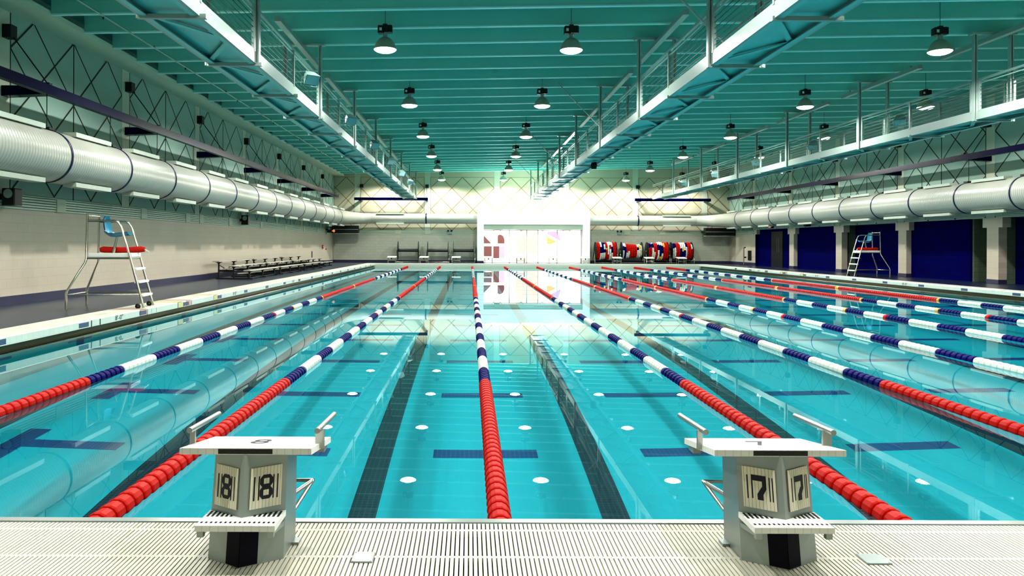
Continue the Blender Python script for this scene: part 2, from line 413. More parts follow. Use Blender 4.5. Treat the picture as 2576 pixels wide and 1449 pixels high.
louver('trim_4', 'X', WL, PX0, dz(.75), dz(1.02), WF, -1, [-5.3, -3.1])
louver('trim_5', 'X', PX1, WR, dz(.75), dz(1.02), WF, -1, [11.6, 14.2])
# baseboards
bb = lambda nm, *b: struct(MB().box(*b).build(nm, M['base']))
bb('baseboard_left', WL, WL+.02, WB, WF, DECK, DECK+.2); bb('baseboard_right', WR-.02, WR, 52.0, WF, DECK, DECK+.2)
b5 = MB(); b5.box(WL, PX0, WF-.02, WF, DECK, DECK+.2); b5.box(PX1, WR, WF-.02, WF, DECK, DECK+.2); b5.box(PX0, OX0, PYF-.02, PYF, DECK, DECK+.18); struct(b5.build('baseboard_far', M['base']))
# door in the navy bay
d1 = MB(); d1.box(WR+.17, WR+.22, 47.9, 49.7, DECK, DECK+2.25); d1 = struct(d1.build('door_1', M['navy_dark']))
dw = MB()
for y in (48.45, 48.75): dw.box(WR+.155, WR+.17, y-.012, y+.012, DECK+.95, DECK+1.85)
dw.build('pull_handle', M['steel'], d1)
# window of the portal
fr = MB(); zs = DECK; W0, W1 = OX0, OX1
yw = WF-.35
xs = [W0, 2.9, 4.17, 5.0, 6.4, W1]
for x in xs: fr.box(x-.03, x+.03, yw-.03, yw+.03, zs, OZ1)
fr.box(W0, W1, yw-.03, yw+.03, OZ1-.05, OZ1); fr.box(W0, W1, yw-.03, yw+.03, zs, zs+.06)
w1 = struct(fr.build('window_1', M['bright']))
for i in range(len(xs)-1): MB().box(xs[i]+.03, xs[i+1]-.03, yw-.005, yw+.005, zs+.06, OZ1-.05).build('pane', M['glass'], w1)
# lobby behind the glass
lob = MB(); LY = 63.0; lx0, lx1 = -.6, 10.2
lob.box(lx0, lx1, WF+.3, LY, DECK-.1, DECK); lob.box(lx0, lx1, WF+.3, LY, 5.0, 5.1); lob.box(lx0-.1, lx0, WF+.3, LY, DECK, 5); lob.box(lx1, lx1+.1, WF+.3, LY, DECK, 5); lob.box(lx0, lx1, LY, LY+.1, DECK, 5.0)
struct(lob.build('wall_lobby', M['bright']))
lw = thing('lobby_window', 'arched lobby window with red brick seen beyond, behind the far glazing', 'window', (0, LY-.03, 0))
def px(x, y=LY-.03): return (x-1182)/1950*y
def pz(y, d=LY-.03): return CAMZ+(614.7-y)/1950*d
MB().box(px(1217), px(1270), -.02, .02, pz(650), pz(577)).build('window_frame', M['bright'], lw)
def pane(x0, x1, y0, y1, m, nm='pane'): MB().box(px(x0), px(x1), -.03, -.02, pz(y1), pz(y0)).build(nm, M[m], lw)
pane(1217.5, 1237, 619, 645, 'brick_red'); pane(1241, 1256, 619, 649, 'brick_red'); pane(1257, 1269, 619, 649, 'lilac')
P = lambda u, v, h: (px(u), h, pz(v))
MB().prism([(1217, 592), (1236, 612), (1217, 612)], -.03, -.02, P).build('pane', M['brick_red'], lw)
MB().prism([(1244, 585), (1251, 585), (1251, 610), (1244, 603)], -.03, -.02, P).build('pane', M['sky_blue'], lw)
arch = [(1252, 612), (1252, 592), (1256, 589.5), (1261, 590), (1266, 594), (1269, 602), (1269, 612)]
MB().prism(arch[::-1], -.03, -.02, P).build('arched_pane', M['brick_red'], lw)
lc = MB(); lc.box(px(1298, 60), px(1354, 60), 60, 60.3, DECK, 4.9); tag(lc.build('lobby_column', M['peach']), 'pale pink column in the lobby behind the far glazing', 'column')
bn = MB(); bn.prism([(1377, 581), (1405, 581), (1411, 606), (1377, 588)], 61.0, 61.05, lambda u, v, h: (px(u, 61), h, pz(v, 61)))
tag(bn.build('hanging_banner', M['lilac']), 'slanted lilac panel hanging in the lobby behind the far glazing', 'banner')
bn = MB(); bn.prism([(1376, 591), (1380, 597), (1397, 605), (1396, 609), (1389, 609.5), (1388, 612.5), (1376, 612.5)][::-1], 62.0, 62.05, lambda u, v, h: (px(u, 62), h, pz(v, 62)))
tag(bn.build('lobby_picture', M['orange']), 'small orange picture on the lobby wall behind the far glazing', 'picture')
# ceiling deck
cm = MB(); cm.add([(WL-.3, WB, zj(WL)+.62), (WR+.3, WB, zj(WR)+.62), (WR+.3, WF+.3, zj(WR)+.62), (WL-.3, WF+.3, zj(WL)+.62)], [(0, 3, 2, 1)])
struct(cm.build('ceiling', M['ceil']))
# joists
Y0J = 17.23-1.475*4
def joist():
    t = thing('ceiling_joist', 'long ceiling joist tinted with teal pool light, spanning the whole hall', 'joist', (0, Y0J, 0), 0, 'parallel ceiling joists')
    web = MB(); e = .02
    xa, xb = WL+.75, WR-.35
    web.add([(x, y, zj(x)+h) for x in (xa, xb) for y in (-.05, .05) for h in (.03, .62)], [(0, 1, 3, 2), (4, 6, 7, 5), (0, 4, 5, 1), (2, 3, 7, 6)])
    web.build('web', M['joist'], t)
    fl = MB(); fl.add([(x, y, zj(x)+h) for x in (xa, xb) for y in (-.06, .06) for h in (0, .03)], [(0, 1, 3, 2), (4, 6, 7, 5), (0, 4, 5, 1), (2, 3, 7, 6), (0, 2, 6, 4), (1, 5, 7, 3)])
    fl.build('flange', M['joist_edge'], t); return t
j0 = joist(); yj = Y0J+1.475
while yj < WF-.2:
    dup(j0, (0, yj, 0), j0['label']); yj += 1.475
led = MB(); led.box(WL, WL+.75, WB, WF, zj(WL)-.02, zj(WL)+.1); led = led.build('trim_6', M['pilaster']); struct(led)

# ------------------------------------------------------------------ pool
PD = -2.42
pf = sbox('pool_floor', M['pool'], (XL-.1, XR+.1, YN-2, YF+.1, PD-.1, PD))
ln = MB()
for x in LANEX:
    ln.box(x-.125, x+.125, YN+2, YF-2, PD, PD+.003); ln.box(x-.5, x+.5, YN+2, YN+2.25, PD, PD+.004); ln.box(x-.5, x+.5, YF-2.25, YF-2, PD, PD+.004)
ln.build('lane_line', M['lane_tile'], pf)
YC = [8.5+2.4*k for k in range(-1, 19)]
cr = MB()
for y in YC:
    for x in ROPEX: cr.box(x-.57, x+.57, y-.125, y+.125, PD, PD+.003)
    for x in (ROPEX[0]-.57, ROPEX[-1]+.57): cr.box(x-.125, x+.125, y-.5, y+.5, PD, PD+.004)
cr.build('cross_line', M['cross_tile'], pf)
pw = MB(); pw.box(XL-.1, XL, YN, YF, PD, .0); pw.box(XR, XR+.1, YN, YF, PD, .0); pw = struct(pw.build('pool_wall', M['pool_wall']))
tg = MB()
for y in YC:
    for (xa, xb) in ((XL, XL+.004), (XR-.004, XR)):
        tg.box(xa, xb, y-.125, y+.125, -1.1, -.02); tg.box(xa, xb, y-.4, y+.4, -.5, -.25)
tg.build('wall_target', M['cross_tile'], pw)
fw = MB(); fw.box(XL, XR, YF, YF+.1, PD, DECK-.115); fw = struct(fw.build('pool_wall_far', M['bulkhead_wall']))
ft = MB()
for x in LANEX: ft.box(x-.125, x+.125, YF-.004, YF, -1.3, -.05)
ft.build('wall_target', M['cross_tile'], fw)
# water
wm = MB(); wm.add([(XL-.1, YN, 0), (XR+.1, YN, 0), (XR+.1, YF, 0), (XL-.1, YF, 0)], [(0, 1, 2, 3)], True)
water = struct(wm.build('water', M['water']))
# coping with its markings
def coping(name, x0, x1, inner):
    s = 1 if inner < 0 else -1
    top = MB(); top.bbox(min(x0, x1), max(x0, x1), WB, YF+.66, DECK-.1, DECK+.012, .012)
    c = struct(top.build(name, M['coping']))
    lo, hi = sorted((inner, inner+s*.012))
    MB().box(lo, hi, YN, YF, DECK-.115, DECK-.002).build('coping_face', M['coping_face'], c)
    lo, hi = sorted((inner-s*.12, inner-s*.1)); g = MB(); g.box(lo, hi, YN, YF, -.15, DECK-.1); g.build('gutter_back', M['gutter'], c)
    lo, hi = sorted((inner-s*.02, inner+s*.01)); g = MB(); g.box(lo, hi, YN, YF, -.03, .012); g.build('gutter_lip', M['chrome'], c)
    return c, s
ti = DECK-.1
for name, x0, x1, inner in (('coping_left', XL-.66, XL, XL), ('coping_right', XR+.66, XR, XR)):
    c, s = coping(name, x0, x1, inner)
    mir = (lambda y: y) if s == 1 else (lambda y: 58.1-y)
    def face(y0, y1, z0=DECK-.113, z1=DECK-.004, m='ink', nm='face_mark', top=False):
        y0, y1 = sorted((mir(y0), mir(y1))); mb = MB()
        a, b = sorted((inner+s*.010, inner+s*.0145)); mb.box(a, b, y0, y1, z0, z1)
        if top:
            a, b = sorted((inner-s*.64, inner+s*.0145)); mb.box(a, b, y0, y1, DECK+.0125, DECK+.0135)
        return mb
    def put(mb, nm, m): mb.build(nm, M[m], c)
    tl = MB()
    for y in [13.4+2.42*k for k in range(-1, 17)]:
        yy = y if s == 1 else 58.1-y
        a, b = sorted((inner+s*.010, inner+s*.015))
        for r in range(4): tl.box(a, b, yy-.17, yy+.17, DECK-.095+r*.02, DECK-.079+r*.02)
    put(tl, 'lane_tile_mark', 'tile_blue')
    for (a, b, m) in ((15.7, 16.04, 'pink'), (17.72, 18.05, 'yellow_tile'), (18.25, 18.6, 'pink'), (20.2, 20.55, 'yellow_tile')):
        put(face(a, b, top=True), 'stripe', m)
        for e in (a, b):
            if m == 'pink' and a > 18 or a > 20:
                d = MB()
                for r in range(4): q = face(e-.015, e+.015, DECK-.1+r*.026, DECK-.085+r*.026); d.v, d.f, d.sm = d.add(q.v, q.f).v, d.f, d.sm
                put(d, 'edge_dash', 'ink')
            else: put(face(e-.012, e+.012), 'edge_line', 'ink')
    for y in (13.67, 13.99): put(face(y-.015, y+.015, top=False), 'edge_line', 'ink')
    for y in (16.25, 16.5):
        for r in range(3): put(face(y-.012, y+.012, DECK-.09+r*.03, DECK-.078+r*.03), 'edge_dash', 'ink')
    for y in (14.75, 22.0, 29.3):
        yy = mir(y); x = inner+s*.0155
        vs, fs = text_mesh("8'-0\"", .125, lambda u, v: (x, yy+s*u*1.45, DECK-.055+v)); mb = MB(); mb.add(vs, fs)
        put(mb, 'depth_marking', 'ink')
        if y < 20:
            vs, fs = text_mesh("8'-0\"", .22, lambda u, v: (inner-s*(.33-v), yy+s*u, DECK+.0135)); mb = MB(); mb.add(vs, fs); put(mb, 'depth_marking', 'louver')
cf = MB(); cf.bbox(XL, XR, YF, YF+.66, DECK-.115, DECK+.012, .012); struct(cf.build('coping_far', M['coping']))
# ------------------------------------------------------------------ bulkhead with grating
bk = thing('bulkhead', 'pool bulkhead with cream slatted grating top and steel nosing', 'bulkhead', (0, 0, DECK))
MB().box(XL, XR, 1.9, YN, PD-DECK, -.045).build('body', M['bulkhead_wall'], bk)
MB().box(XL, XR, 1.9, YN-.07, -.045, -.04).build('slot_shade_sheet', M['dark'], bk)  # dark sheet under the slats stands for the shade in the slots
sl = MB(); n = int((XR-XL)/.0203)
for i in range(n):
    x = XL+.0203*i+.003; sl.box(x, x+.0148, 1.95, YN-.065, -.03, 0)
o = sl.build('slats', M['slat'], bk); o['kind'] = 'stuff'
ct = MB()
for y in (3.69, 3.375, 3.06, 2.75): ct.box(XL, XR, y-.011, y+.011, -.03, -.0006)
ct.build('cross_tie', M['slat'], bk)
MB().bbox(XL, XR, YN-.062, YN, -.06, .004, .008).build('nosing', M['steel'], bk)
for (a, b, y, lb) in ((-.505, -.41, 3.36, 'small grey steel cover plate on the grating beside starting block 8'), (1.70, 1.81, 3.36, 'small grey steel cover plate on the grating beside starting block 7')):
    p = thing('cover_plate', lb, 'cover plate', ((a+b)/2, y, DECK), 0, 'cover plates on the grating')
    w = (b-a)/2; MB().bbox(-w, w, -.055, .055, .001, .006, .004).build('plate', M['block_steel'], p)
    sc = MB()
    for sx in (-1, 1):
        for sy in (-1, 1): sc.lathe([(0, .0075), (.004, .0075), (.005, .006)][::-1], 8, c=(sx*(w-.01), sy*.045, 0))
    sc.build('screws', M['steel'], p)
# ------------------------------------------------------------------ starting blocks, near end
def starting_block(num, x):
    t = thing('starting_block', 'steel starting block numbered %d on its two face plates' % num, 'starting block', (x, 0, DECK), 0, 'near starting blocks')
    # body: five-sided shaft leaning towards the water
    H = .455; w0, w1 = .163, .160
    base = [(-w0, 3.35), (0, 3.245), (w0, 3.35), (w0, 3.58), (-w0, 3.58)]
    top = [(-w1, 3.44), (0, 3.335), (w1, 3.44), (w1, 3.62), (-w1, 3.62)]
    b = MB(); b.add([(u, v, 0) for u, v in base]+[(u, v, .478-.1404*(v-3.34)-.0275) for u, v in top], [(4, 3, 2, 1, 0), (5, 6, 7, 8, 9)]+[(i, (i+1) % 5, 5+(i+1) % 5, 5+i) for i in range(5)])
    b.build('pedestal', M['block_steel'], t)
    # frames of the two front faces
    def facept(side, u, v, off):
        """u: distance from the ridge along the face, v: height, off: out of the face"""
        f = v/H; cx0, cy0 = 0, 3.245+(3.335-3.245)*f
        cx1, cy1 = side*(w0+(w1-w0)*f), 3.35+(3.44-3.35)*f
        d = Vector((cx1-cx0, cy1-cy0, 0)); L = d.length; d.normalize()
        n = Vector((side*-d.y*-1, 0, 0))
        nn = Vector((d.y*side, -d.x*side, 0)); 
        if nn.y > 0: nn = -nn
        p = Vector((cx0, cy0, v))+d*u+nn*off
        return (p.x, p.y, p.z)
    def on_face(mb, side, poly, o0, o1):
        pts = [facept(side, u, v, o0) for u, v in poly]+[facept(side, u, v, o1) for u, v in poly]; n = len(poly)
        fs = [tuple(range(n)), tuple(range(n, 2*n))]+[(i, (i+1) % n, n+(i+1) % n, n+i) for i in range(n)]
        mb.add(pts, fs)
    PW, PH, u0, v0 = .138, .167, .030, .225
    for side in (-1, 1):
        pl = MB(); on_face(pl, side, [(u0, v0), (u0+PW, v0), (u0+PW, v0+PH), (u0, v0+PH)], .0005, .006)
        # ribs of the plate: fine ridges
        np_ = pl.build('number_plate', M['cream'], t)
        rb = MB()
        for i in range(9): 
            a = u0+.006+i*.0148; on_face(rb, side, [(a, v0+.003), (a+.0022, v0+.003), (a+.0022, v0+PH-.003), (a, v0+PH-.003)], .006, .0066)
        rb.build('rib', M['louver'], np_)
        dg = MB()
        def U(f): return u0+PW*(f if side > 0 else 1-f)       # f: 0..1 read from the viewer's left
        def V(f): return v0+PH*f
        def rect(a, b, c, d): on_face(dg, side, [(U(a), V(c)), (U(b), V(c)), (U(b), V(d)), (U(a), V(d))], .006, .0072)
        if num == 8:
            for a, b in ((.10, .145), (.25, .285), (.72, .755), (.85, .885)): rect(a, b, .2, .78)
            cx, hw, th, ch = .505, .205, .115, .09
            for (c, d) in ((.49, .80), (.21, .52)):
                o = [(cx-hw, c+ch), (cx-hw+ch, c), (cx+hw-ch, c), (cx+hw, c+ch), (cx+hw, d-ch), (cx+hw-ch, d), (cx-hw+ch, d), (cx-hw, d-ch)]
                i_ = [(cx-hw+th, c+ch*1.05), (cx-hw+th+.01, c+.085), (cx+hw-th-.01, c+.085), (cx+hw-th, c+ch*1.05), (cx+hw-th, d-ch*1.05), (cx+hw-th-.01, d-.085), (cx-hw+th+.01, d-.085), (cx-hw+th, d-ch*1.05)]
                for k in range(8):
                    k2 = (k+1) % 8; on_face(dg, side, [(U(p[0]), V(p[1])) for p in (o[k], o[k2], i_[k2], i_[k])], .006, .0074)
        else:
            for a, b in ((.13, .165), (.80, .835), (.89, .92)): rect(a, b, .22, .80)
            rect(.27, .31, .24, .68)
            rect(.27, .72, .68, .82); rect(.60, .72, .52, .70)
            on_face(dg, side, [(U(.72), V(.54)), (U(.72), V(.50)), (U(.62), V(.36)), (U(.62), V(.22)), (U(.44), V(.22)), (U(.44), V(.36)), (U(.58), V(.54))], .006, .0074)
        dg.build('numeral', M['ink'], np_)
        # dark wrap at the foot of the ridge
        fp = MB(); on_face(fp, side, [(-.0005, .004), (.078, .004), (.078, .185), (-.0005, .185)], .0005, .003)
        fp.build('footwell_panel', M['footwell'], t)
    # step
    st = MB(); zs = .198
    poly = [(-.165, 3.19), (.165, 3.19), (.165, 3.385), (0, 3.285), (-.165, 3.385)]
    st.prism(poly, zs-.024, zs); so_ = st.build('step', M['platform'], t)
    ho = MB()
    for i in range(16):
        x = -.15+.02*i; ho.box(x-.004, x+.004, 3.222, 3.238, zs, zs+.0008); 
        if abs(x) > .03: ho.box(x-.005, x+.005, 3.30-(.07-abs(x)*.62 if abs(x) < .11 else 0)*.0, 3.30+min(abs(x)*.5, .07), zs, zs+.0008)
    ho.build('tread_hole', M['dark'], so_)
    for s in (-1, 1):
        br = MB(); br.box(s*.145-.013, s*.145+.013, 3.195, 3.22, zs-.05, zs-.024); br.bar((s*.15, 3.2, zs-.03), (s*.155, 3.42, zs-.06), .012, .02)
        br.build('step_bracket', M['block_steel'], t)
    # platform sloping to the water
    pf_ = MB(); yA, yB, zA, zB, th, wA = 3.34, 3.81, .478, .412, .027, .284
    zp = lambda y: zA+(zB-zA)*(y-yA)/(yB-yA)
    pf_.add([(sx*wA, y, zp(y)+h) for y in (yA, yB) for sx in (-1, 1) for h in (-th, 0)], [(0, 2, 3, 1), (4, 5, 7, 6), (1, 3, 7, 5), (0, 4, 6, 2), (0, 1, 5, 4), (2, 6, 7, 3)])
    po_ = pf_.build('platform', M['platform'], t)
    MB().add([(sx*.117, yA-.001, zp(yA)+h) for sx in (-1, 1) for h in (-th+.003, -.003)], [(0, 2, 3, 1)]).build('edge_decal', M['decal'], po_)
    vs, fs = text_mesh(str(num), .22, lambda u, v: (u*.85, 3.59+v, zp(3.59+v)+.0015)); mb = MB(); mb.add(vs, fs); mb.build('top_numeral', M['ink'], po_)
    ub = MB(); ub.box(-.13, .13, 3.62, 3.7, .36, zp(3.7)-th-.0005); ub.box(-wA+.012, -wA+.05, 3.70, 3.78, zp(3.75)-.055, zp(3.75)-.02); ub.box(wA-.05, wA-.012, 3.70, 3.78, zp(3.75)-.055, zp(3.75)-.02); ub.build('support_rib', M['block_steel'], t)
    for s in (-1, 1):
        h = MB(); x_ = s*.285
        h.tube([(x_, 3.46, .525), (x_*1.01, 3.88, .508)], .013, 12)
        ho_ = h.build('handle', M['steel'], t)
        MB().box(x_-.02, x_+.004 if s < 0 else x_+.02, 3.52, 3.535, zp(3.53)-.02, .52).build('handle_post', M['steel'], ho_)
    g = MB()
    g.tube([(-.15, 3.6, .2), (-.2, 3.72, .215), (-.21, 3.74, .22), (.21, 3.74, .22), (.2, 3.72, .215), (.15, 3.6, .2)], .011, 10)
    for s in (-1, 1): g.tube([(s*.21, 3.74, .22), (s*.155, 3.6, .13)], .010, 8)
    g.build('backstroke_grip', M['steel'], t)
    for s in (-1, 1): MB().box(s*.165-.03, s*.165+.03, 3.5, 3.56, .001, .012).build('anchor_tab', M['block_steel'], t)
    return t
starting_block(8, LANEX[2]+.0); starting_block(7, LANEX[3]+.02)
# ------------------------------------------------------------------ starting blocks, far end
def far_block():
    t = thing('far_starting_block', '', 'starting block', (LANEX[0], YF+.15, DECK), 0, 'starting blocks on the far coping')
    MB().add([(sx*.32, y, z) for (y, z0) in ((.05, .40), (.7, .47)) for sx in (-1, 1) for z in (z0, z0+.045)], [(0, 2, 3, 1), (4, 5, 7, 6), (1, 3, 7, 5), (0, 4, 6, 2), (0, 1, 5, 4), (2, 6, 7, 3)]).build('platform', M['rung'], t)
    for sx in (-1, 1):
        for (y, z) in ((.12, .41), (.62, .46)): MB().tube([(sx*.27, y, .0), (sx*.27, y, z)], .02, 8).build('leg', M['chrome'], t)
    MB().tube([(-.27, .12, .22), (.27, .12, .22)], .016, 8).build('cross_bar', M['chrome'], t)
    MB().box(-.045, .045, .035, .05, .3, .39).build('number_tag', M['ink'], t)
    return t
fb = far_block()
for k in range(10):
    lb = 'white starting block on the far coping, %s' % (['nearest the left pool wall', 'second from the left pool wall', 'third from the left pool wall', 'at the left edge of the bright window', 'before the pink lobby column', 'before the right half of the window', 'at the right edge of the bright window', 'between the first and second full reels', 'before the third full reel', 'nearest the right pool wall'][k])
    if k == 0: fb['label'] = lb
    else: dup(fb, (LANEX[k], YF+.15, DECK), lb)

# ------------------------------------------------------------------ lane ropes
PITCH = .125
FM = {}
def floats(color, n):
    if (color, n) not in FM:
        mb = MB(); R = .068 if color != 'red' else .072
        prof = []
        for i in range(n):
            y = i*PITCH
            prof += [(R*.78, y), (R*.94, y+.006), (R, y+.02), (R*.97, y+.06), (R*.90, y+PITCH-.012), (R*.78, y+PITCH-.002)]
        mb.lathe([(.01, 0)]+prof+[(.01, n*PITCH-.002)], 14, 'Y', smooth=False)
        FM[(color, n)] = mb.mesh(color+'_floats', M[color])
    return FM[(color, n)]
half = ['blue']*7
for i in range(7): half += ['white']*8+['blue']*7
half[67] = 'red'; half[82] = 'yellow'
seq = ['red']*40+half+['yellow']+['red']*49+['yellow']*2+['red']*49+['yellow']+half[::-1]+['red']*40
runs = []
for i, c in enumerate(seq):
    if runs and runs[-1][0] == c: runs[-1][1] += 1
    else: runs.append([c, 1, i])
def lane_rope(x, label):
    t = thing('lane_rope', label, 'lane rope', (x, YN, .012), 0, 'lane ropes across the pool')
    for c, n, i in runs:
        o = bpy.data.objects.new(c+('_floats' if n > 1 else '_float'), floats(c, n)); COL.objects.link(o); o.parent = t
        o.location = (0, .04+i*PITCH, 0)
    MB().tube([(0, 0, 0), (0, YF-YN, 0)], .006, 6).build('steel_cable', M['steel'], t)
    return t
names = ['first', 'second', 'third', 'fourth', 'fifth', 'sixth', 'seventh', 'eighth', 'ninth']
for k, x in enumerate(ROPEX):
    lane_rope(x, 'red, navy and white lane rope on the water, %s from the left pool wall' % names[k])

# ------------------------------------------------------------------ lifeguard chairs
def guard_chair(loc, rot, label):
    t = thing('lifeguard_chair', label, 'lifeguard chair', loc, rot, 'lifeguard chairs by the pool')
    # local +x faces the pool, y across
    W = .33; zt = 1.09
    for s in (-1, 1):
        y = s*W
        # rear leg: vertical foot, splayed shank, upright back post
        fr_ = MB(); fr_.tube([(-.75, s*.54, 0), (-.75, s*.54, .33), (-.73, s*.53, .40), (-.45, s*.36, .96), (-.44, y, 1.03), (-.42, y, 1.97)], .024, 10); fr_.build('rear_leg', M['chrome'], t)
        f2 = MB(); f2.tube([(-.43, y, 1.82), (.10, y, 1.82), (.19, y, 1.79), (.24, y, 1.71), (.42, y, zt), (.70, y, .02)], .024, 10); f2.build('ladder_rail', M['chrome'], t)
        MB().tube([(-.44, y, zt-.04), (.42, y, zt-.04)], .022, 8).build('frame_rail', M['chrome'], t)
        MB().tube([(-.75, s*.54, .30), (.62, y, .30)], .016, 8).build('frame_rail', M['chrome'], t)
        wh = MB(); wh.lathe([(.01, -.02), (.045, -.02), (.055, -.01), (.055, .01), (.045, .02), (.01, .02)], 16, 'Y', c=(.60, s*(W+.05), .055)); wh.build('wheel', M['black'], t)
    for p_, q_, r_ in (((-.75, -.54, .30), (-.75, .54, .30), .016), ((-.42, -W, 1.93), (-.42, W, 1.93), .022), ((.42, -W, zt-.04), (.42, W, zt-.04), .022), ((-.44, -W, zt-.04), (-.44, W, zt-.04), .022)):
        MB().tube([p_, q_], r_, 8).build('cross_rail', M['chrome'], t)
    MB().bbox(-.42, .45, -W+.03, W-.03, zt-.02, zt+.06, .01).build('platform', M['rung'], t)
    for k, z in enumerate((.27, .55, .82)):
        x = .42+(zt-z)/(zt-.02)*.28
        MB().bbox(x-.06, x+.06, -W+.02, W-.02, z-.02, z+.025, .008).build('rung', M['rung'], t)
    MB().tube([(-.02, 0, zt+.05), (.06, 0, 1.50)], [.035, .022], 10).build('seat_post', M['chrome'], t)
    # bucket seat: swept shell
    prof = [(.32, 1.53), (.22, 1.52), (.08, 1.50), (-.05, 1.505), (-.13, 1.55), (-.17, 1.64), (-.19, 1.76), (-.20, 1.87), (-.19, 1.93)]
    wd = [.17, .2, .21, .21, .21, .205, .2, .175, .11]; vs = []; fs = []; nn = 9
    for (x, z), w in zip(prof, wd):
        for j in range(nn):
            a = -1+2*j/(nn-1); lift = .07*abs(a)**2.5
            vs.append((x+(lift*.8 if z > 1.6 else 0), a*w, z+(lift if z < 1.6 else 0)))
    for i in range(len(prof)-1):
        for j in range(nn-1): fs.append((i*nn+j, i*nn+j+1, (i+1)*nn+j+1, (i+1)*nn+j))
    m_ = len(vs); vs2 = [(x-.012, y, z-.012) for x, y, z in vs]
    se = MB(); se.add(vs+vs2, fs+[tuple(q+m_ for q in f[::-1]) for f in fs], True); se.build('seat', M['seat_blue'], t)
    return t
guard_chair((-7.5, 16.35, DECK+.002), math.radians(6), 'tall steel lifeguard chair with blue seat on the left deck')
guard_chair((17.45, 34.1, DECK+.008), math.radians(180), 'tall steel lifeguard chair with blue seat before the navy bays')
def rescue(loc, rot, label):
    o = MB(); pts = [(-.44, 0, 0), (-.38, 0, .005), (-.1, .0, -.004), (.15, 0, .0), (.38, 0, .012), (.46, 0, .01)]
    o.tube(pts, [.05, .066, .062, .06, .066, .05], 12)
    t = thing('rescue_tube', label, 'rescue tube', loc, rot, 'red rescue tubes')
    o.build('foam_body', M['rescue'], t); MB().tube([(.44, 0, .01), (.50, .03, -.02), (.52, .08, -.05)], .012, 6).build('strap', M['white'], t)
rescue((-7.40, 16.5, DECK+1.22), math.radians(8), 'red foam rescue tube lying on the left lifeguard chair platform')
rescue((17.43, 33.95, DECK+1.22), math.radians(180), 'red foam rescue tube lying on the right lifeguard chair platform')

# ------------------------------------------------------------------ bleachers
def bleacher(loc, L, rows, label, steps=3):
    t = thing('bleacher', label, 'bleacher', loc, 0, 'small bleachers along the left wall')
    # local: y along the wall, x towards the pool, row i = 0 at the back
    for i, (x, z) in enumerate(rows):
        MB().bbox(x-.13, x+.13, 0, L, z-.04, z, .006).build('seat_plank', M['bench'], t)
        if i < len(rows)-1: MB().bbox(x+.25, x+.47, 0, L, z-.32, z-.28, .005).build('foot_plank', M['bench'], t)
    xa, xb = rows[0][0], rows[-1][0]
    for k in range(steps):
        y = .35+(L-.7)*k/(steps-1); f = MB()
        for (x, z) in rows:
            f.bar((x, y, .03), (x, y, z-.1), .05, .05); f.bar((x, y, z-.1), (x-.08, y, z-.04), .04, .04, (0, 1, 0)); f.bar((x, y, z-.1), (x+.08, y, z-.04), .04, .04, (0, 1, 0)); f.bar((x-.13, y, z-.05), (x+.13, y, z-.05), .05, .025)
        f.bar((xa-.1, y, .025), (xb+.15, y, .025), .06, .05); f.bar((xa, y, .3), (xb, y, .3), .04, .04)
        for i in range(len(rows)-1): f.bar((rows[i][0], y, rows[i][1]-.36), (rows[i+1][0], y, rows[i+1][1]-.1 if False else rows[i][1]-.36), .04, .04)
        f.build('support_frame', M['bench_frame'], t)
    br = MB()
    for k in range(steps-1):
        y0 = .35+(L-.7)*k/(steps-1); y1 = .35+(L-.7)*(k+1)/(steps-1); z = rows[0][1]-.15
        br.bar((xa, y0, z), (xa, y1, .12), .025, .025); br.bar((xa, y0, .12), (xa, y1, z), .025, .025)
    for (x, z) in rows[-1:]: br.bar((x, .35, .05), (x, L-.35, .05), .03, .04)
    br.build('brace', M['bench_frame'], t)
R3 = [(.45, .70), (1.02, .53), (1.62, .36)]
bleacher((WL, 29.3, DECK), 4.45, R3, 'three row bleacher by the left wall, nearest the lifeguard chair')
bleacher((WL, 34.1, DECK), 4.45, R3, 'three row bleacher by the left wall, middle of the three')
bleacher((WL, 39.2, DECK), 4.6, R3, 'three row bleacher by the left wall, farthest of the three')
bleacher((WL, 44.5, DECK), 4.5, [(.6, .47), (1.25, .28)], 'low two row bench at the far end of the bleachers')

# ------------------------------------------------------------------ lane rope reels
def reel(x, label):
    t = thing('lane_reel', label, 'lane rope reel', (x, 56.25, DECK), 0, 'storage reels by the far wall')
    zc = .92; Lh = .74; Rf = .665
    for s in (-1, 1):
        f = MB(); f.lathe([(.03, s*Lh-.012), (Rf-.02, s*Lh-.012), (Rf, s*Lh-.008), (Rf, s*Lh+.008), (Rf-.02, s*Lh+.012), (.03, s*Lh+.012)], 32, 'X', c=(0, 0, zc)); f.build('flange', M['black'], t)
    d = MB(); d.lathe([(.0, -Lh), (.11, -Lh), (.11, Lh), (0, Lh)], 16, 'X', c=(0, 0, zc), smooth=False); d.build('drum', M['black'], t)
    fr = MB()
    for s in (-1, 1):
        x_ = s*(Lh+.09)
        fr.tube([(x_, -.5, .03), (x_, -.48, .4), (x_, -.06, zc), (x_, .06, zc), (x_, .48, .4), (x_, .5, .03)], .022, 8)
        fr.tube([(x_, 0, zc), (s*Lh, 0, zc)], .03, 8); fr.tube([(x_, -.5, .08), (x_, .5, .08)], .02, 8)
    fr.tube([(-Lh-.09, -.5, .08), (Lh+.09, -.5, .08)], .02, 8)
    fr.build('stand', M['chrome'], t)
    return t
for x, lb in ((-4.47, 'empty black reel on a chrome stand, farthest from the window'), (-2.32, 'empty black reel on a chrome stand, middle of the three'), (-.46, 'empty black reel on a chrome stand, beside the white portal')): reel(x, lb)
FX = [9.83, 11.72, 13.57, 15.32]; nm4 = ['first', 'second', 'third', 'fourth']
for i, x in enumerate(FX): reel(x, 'full black reel under wound floats, %s reel from the bright window' % nm4[i])
